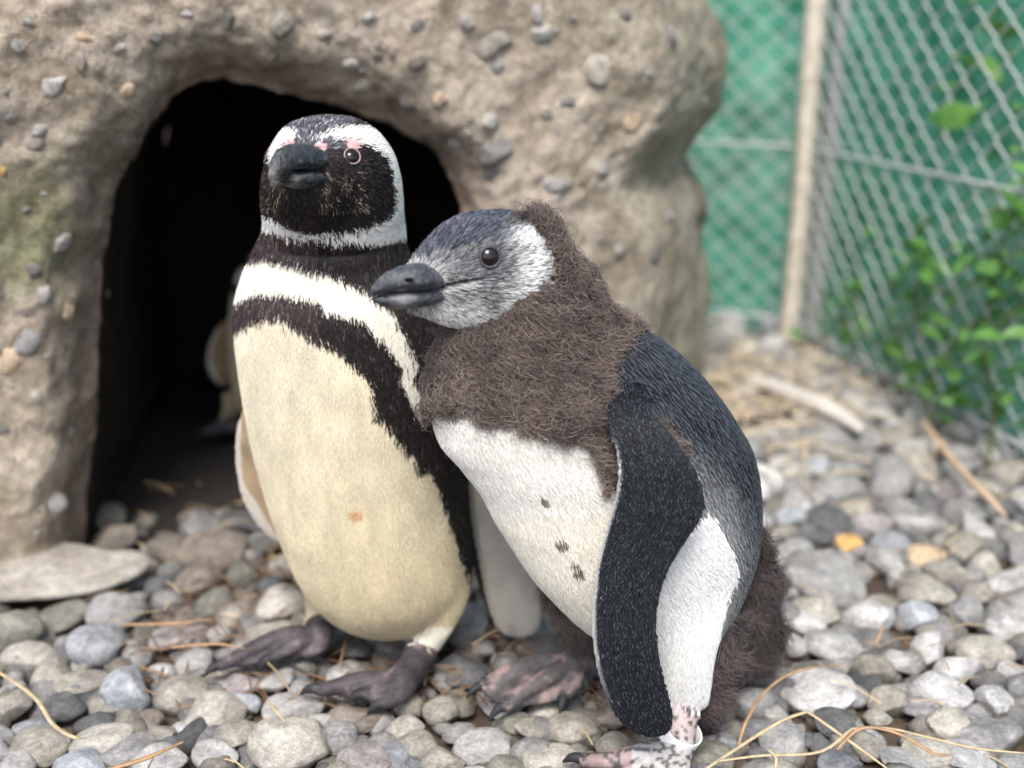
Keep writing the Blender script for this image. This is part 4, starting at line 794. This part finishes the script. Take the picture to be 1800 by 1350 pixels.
# ------------------------------------------------------------------ plants
def leaf_mat(name, c):
    m, nt, b = mat(name); oi = N(nt, 'ShaderNodeObjectInfo'); b.inputs['Base Color'].default_value = (*c, 1); b.inputs['Roughness'].default_value = .45
    tc = N(nt, 'ShaderNodeTexCoord'); n1 = N(nt, 'ShaderNodeTexNoise', Scale=12.0, Detail=3.0); nt.links.new(tc.outputs['Object'], n1.inputs['Vector'])
    r = N(nt, 'ShaderNodeValToRGB'); r.color_ramp.elements[0].position = .3; r.color_ramp.elements[0].color = (c[0]*.5, c[1]*.6, c[2]*.6, 1); r.color_ramp.elements[1].position = .7; r.color_ramp.elements[1].color = (c[0]*1.5, c[1]*1.35, c[2]*1.2, 1); nt.links.new(n1.outputs[0], r.inputs[0]); nt.links.new(r.outputs[0], b.inputs['Base Color'])
    tl = N(nt, 'ShaderNodeBsdfTranslucent'); nt.links.new(r.outputs[0], tl.inputs['Color']); mx = N(nt, 'ShaderNodeMixShader'); mx.inputs[0].default_value = .3; nt.links.new(b.outputs[0], mx.inputs[1]); nt.links.new(tl.outputs[0], mx.inputs[2]); nt.links.new(mx.outputs[0], nt.nodes['Material Output'].inputs['Surface'])
    return m
M_LEAF = leaf_mat('leaf_bright', (.16, .36, .09)); M_LEAF2 = leaf_mat('leaf_dark', (.05, .14, .035)); M_STEM = simple('stem', (.12, .14, .05), .7)
def leaf_mesh(L, Wd):
    V = []; F = []; n = 6
    for i in range(n):
        t = i/(n-1); w = Wd*math.sin(math.pi*min(1, t*.92+.06))**.8*(1-.15*t); z = -.25*L*t*t
        V += [(-w, L*t, z+.15*w), (0, L*t, z), (w, L*t, z+.15*w)]
    for i in range(n-1):
        F += [(i*3, i*3+1, i*3+4, i*3+3), (i*3+1, i*3+2, i*3+5, i*3+4)]
    return mesh_of('leaf', V, F)
LM = leaf_mesh(.055, .015); LM.materials.append(M_LEAF)
rp = np.random.default_rng(21)
fu = unit((A_END-K)[None])[0]; fn = np.array([fu[1], -fu[0], 0]); fn = fn if fn[0] < 0 else -fn
LABP = ['tallest leafy weed behind the fence wires, reaching the cross wire at the right edge', 'middling leafy weed behind the wires just left of the tallest weed', 'small weed behind the wires at the foot of the pale post', 'low bushy weed behind the wires midway between post and right edge']
for k, (s, z0, z1, nl, off) in enumerate(((.78, .0, .54, 95, .015), (.64, .0, .42, 95, .015), (.20, .0, .22, 30, .01), (.46, .0, .32, 80, .015))):
    base = K+fu*s+fn*(off); pl = empty('leafy_weed', tuple(base), LABP[k], 'weed', 'weeds along the fence')
    pts = [A3(0, 0, -.01)]+[A3(*(rp.normal(size=2)*.02), z0*0+(z1)*(i+1)/5)+fu*.02*i for i in range(5)]
    V, F, _ = tube(pts, np.linspace(.004, .0015, 6), 24, 6, 1, (0, 1, .01)); link('stem', mesh_of('stem', V, F), M_STEM, pl)
    C = catmull(pts, 40)
    for i in range(nl):
        o = link('leaf', LM, None, pl); c = C[rp.integers(6, 40)]; o.location = c; o.rotation_euler = (rp.normal()*.5+.2, rp.normal()*.5, rp.random()*6.28); o.location = Vector(c)+Vector(rp.normal(size=3)*.012)+Vector(fu*rp.normal()*.05); q = rp.uniform(.4, 1.0); o.scale = (q, q, q)
def shrub(base, w, h, n, matl, label, seed):
    r = np.random.default_rng(seed); root = empty('shrub', tuple(base), label, 'shrub', 'shrubs behind the fence'); V = []; F = []; off = 0
    lv = np.array([v.co[:] for v in LM.vertices]); lf = [tuple(p.vertices) for p in LM.polygons]
    ctrs = r.normal(size=(26, 3))*A3(w*.42, w*.35, h*.24)+A3(0, 0, h*.5)
    for _ in range(n):
        c = ctrs[r.integers(26)]+r.normal(size=3)*.09; c[2] = abs(c[2])+.02; m = np.array(Euler((r.normal()*.7, r.normal()*.7, r.random()*6.28)).to_matrix()); q = (lv*r.uniform(.8, 1.7))@m.T+c; V.append(q); F += [tuple(i+off for i in f) for f in lf]; off += len(lv)
    link('foliage', mesh_of('foliage', np.vstack(V), F), matl, root, kind='stuff')
    for k in range(5):
        e = ctrs[k]; V, F, _ = tube([A3(e[0]*.2, e[1]*.2, -.02), e*A3(.6, .6, .5), e], [.012, .008, .003], 12, 6, 1, (0, 1, .01)); link('stem', mesh_of('stem', V, F), M_STEM, root)
shrub(A3(1.55, 2.2, 0), .55, 1.3, 2600, M_LEAF, 'bright leafy shrub behind the netting at the right edge', 1)
shrub(A3(1.25, 3.25, 0), .5, 1.2, 2400, M_LEAF2, 'dark leafy shrub behind the corner post', 2)
shrub(A3(.25, 3.85, 0), .6, 1.3, 2400, M_LEAF2, 'dark leafy shrub behind the netting left of the post', 3)
shrub(A3(1.75, 1.4, 0), .5, 1.2, 1600, M_LEAF2, 'dark leafy shrub outside the fence beyond the right edge', 4)

# ------------------------------------------------------------------ straws, twigs, litter
M_STRAW = simple('dry_straw', (.44, .35, .21), .6, .3, 120, var=.25); M_STRAW2 = simple('brown_straw', (.34, .21, .11), .65, .3, 120, var=.25); M_WOOD = simple('pale_wood', (.50, .47, .43), .8, .5, 40, var=.15)
def straw(name, pts, r, matl, label, cat, group=None, zs=None, flat=.55):
    P = np.array([ground_at(x, y, z) for x, y, z in pts]); V, F, _ = tube(P, np.concatenate([[r*.8], np.full(len(P)-2, r), [r*.45]]), 40, 8, flat); o = link(name, mesh_of(name, V-P.mean(0), F), matl, None, tuple(P.mean(0))); tag(o, label, cat, group); return o
g = 'dry straws on the pebbles'
straw('dry_straw', [(-30, 1165, .05), (30, 1202, .05), (66, 1232, .05), (92, 1272, .045), (125, 1294, .05), (152, 1298, .045)], .0022, M_STRAW, 'pale bent straw at the left edge of the pebbles', 'straw', g)
straw('dry_straw', [(190, 1352, .05), (250, 1335, .055), (322, 1304, .052)], .0030, M_STRAW2, 'short brown straw lying at the bottom left on grey pebbles', 'straw', g)
straw('dry_straw', [(1240, 1352, .04), (1310, 1306, .05), (1372, 1268, .06), (1412, 1253, .065), (1418, 1252, .065), (1424, 1254, .065), (1470, 1286, .058), (1520, 1322, .05), (1565, 1355, .04)], .0019, M_STRAW, 'long sharply bent straw arching right of the chick foot', 'straw', g)
straw('dry_straw', [(1298, 1310, .03), (1312, 1268, .045), (1345, 1216, .055), (1400, 1180, .06), (1482, 1168, .05)], .0018, M_STRAW2, 'thin curved stalk rising over the dark pebbles beside the chick', 'straw', g)
straw('dry_straw', [(1262, 1338, .045), (1340, 1328, .055), (1440, 1322, .055), (1494, 1284, .06), (1502, 1281, .06), (1560, 1280, .06), (1640, 1298, .058), (1720, 1316, .055), (1830, 1326, .05)], .0017, M_STRAW, 'longest straw, running to the right edge of the picture', 'straw', g)
straw('dry_straw', [(1470, 1318, .05), (1515, 1280, .062), (1580, 1290, .06), (1640, 1324, .055), (1670, 1328, .05)], .0020, M_STRAW2, 'brown straw crossing under the longest straw at lower right', 'straw', g)
straw('dry_straw', [(1362, 1355, .05), (1364, 1332, .056), (1350, 1318, .06)], .0015, M_STRAW, 'short upright straw stub in the straw tangle at lower right', 'straw', g)
straw('dry_straw', [(1538, 1132, .05), (1552, 1098, .06)][0:1]+[(1546, 1116, .055), (1554, 1098, .06)], .002, M_STRAW2, 'tiny brown straw between white pebbles right of the tail', 'straw', g)
straw('dry_straw', [(470, 1232, .05), (486, 1250, .056), (500, 1268, .055)], .0018, M_STRAW, 'tiny pale straw behind the big tan pebble', 'straw', g)
straw('dry_straw', [(215, 1098, .04), (300, 1096, .045), (375, 1088, .04)], .0026, M_STRAW2, 'brown straw lying behind the flat pinkish pebble', 'straw', g)
straw('dry_straw', [(300, 1138, .05), (380, 1132, .05), (430, 1140, .05)], .0022, M_STRAW2, 'brown straw by the toe of the adult at left', 'straw', g)
straw('twig', [(1622, 742, .05), (1660, 790, .06), (1700, 838, .06), (1735, 872, .06), (1768, 908, .04)], .0065, simple('bare_twig', (.46, .34, .23), .8, .4, 60, var=.2), 'thick tan twig lying beneath the fence at right', 'twig', flat=.9)
straw('driftwood', [(1325, 668, .05), (1400, 696, .055), (1460, 722, .055), (1515, 756, .05)], .021, M_WOOD, 'bleached pale stick on the stones near the pale post', 'stick', flat=.8)
# dead pine needles round the adult's feet, dry leaves by the den
def needles(name, n, region, ln, r, cols, zmax, seed):
    q = np.random.default_rng(seed); V = []; F = []; C = []; off = 0
    for _ in range(n):
        x, y = region(q); p = A3(x, y, q.uniform(.008, zmax)); a = q.random()*6.28; d = A3(math.cos(a), math.sin(a), q.normal()*.12); L = ln*q.uniform(.5, 1.2); s = unit(np.cross(d, A3(0, 0, 1))[None])[0]; c = np.array(cols[q.integers(len(cols))])*q.uniform(.7, 1.3)
        P = [p-d*L/2, p+A3(0, 0, .004), p+d*L/2]
        for k in P: V += [k-s*r, k+A3(0, 0, r*.8), k+s*r]
        C += [c]*9; F += [(off, off+1, off+4, off+3), (off+1, off+2, off+5, off+4), (off+3, off+4, off+7, off+6), (off+4, off+5, off+8, off+7)]; off += 9
    me = mesh_of(name, np.array(V), F); set_col(me, np.array(C)); return link(name, me, attr_mat(name+'_mat', .7), None, kind='stuff')
needles('pine_needles', 700, lambda q: (q.uniform(-.42, .12), q.uniform(.98, 1.5)), .06, .0009, [(.17, .10, .06), (.24, .15, .08), (.13, .085, .055)], .026, 3)
needles('dry_grass_litter', 460, lambda q: (q.normal()*.12+.42, q.normal()*.16+1.95), .09, .0022, [(.50, .40, .27), (.52, .44, .33), (.38, .30, .21)], .06, 4)
needles('straw_bits', 160, lambda q: (q.uniform(-.6, .8), q.uniform(.85, 1.6)), .05, .0010, [(.38, .29, .17), (.26, .19, .11)], .05, 6)
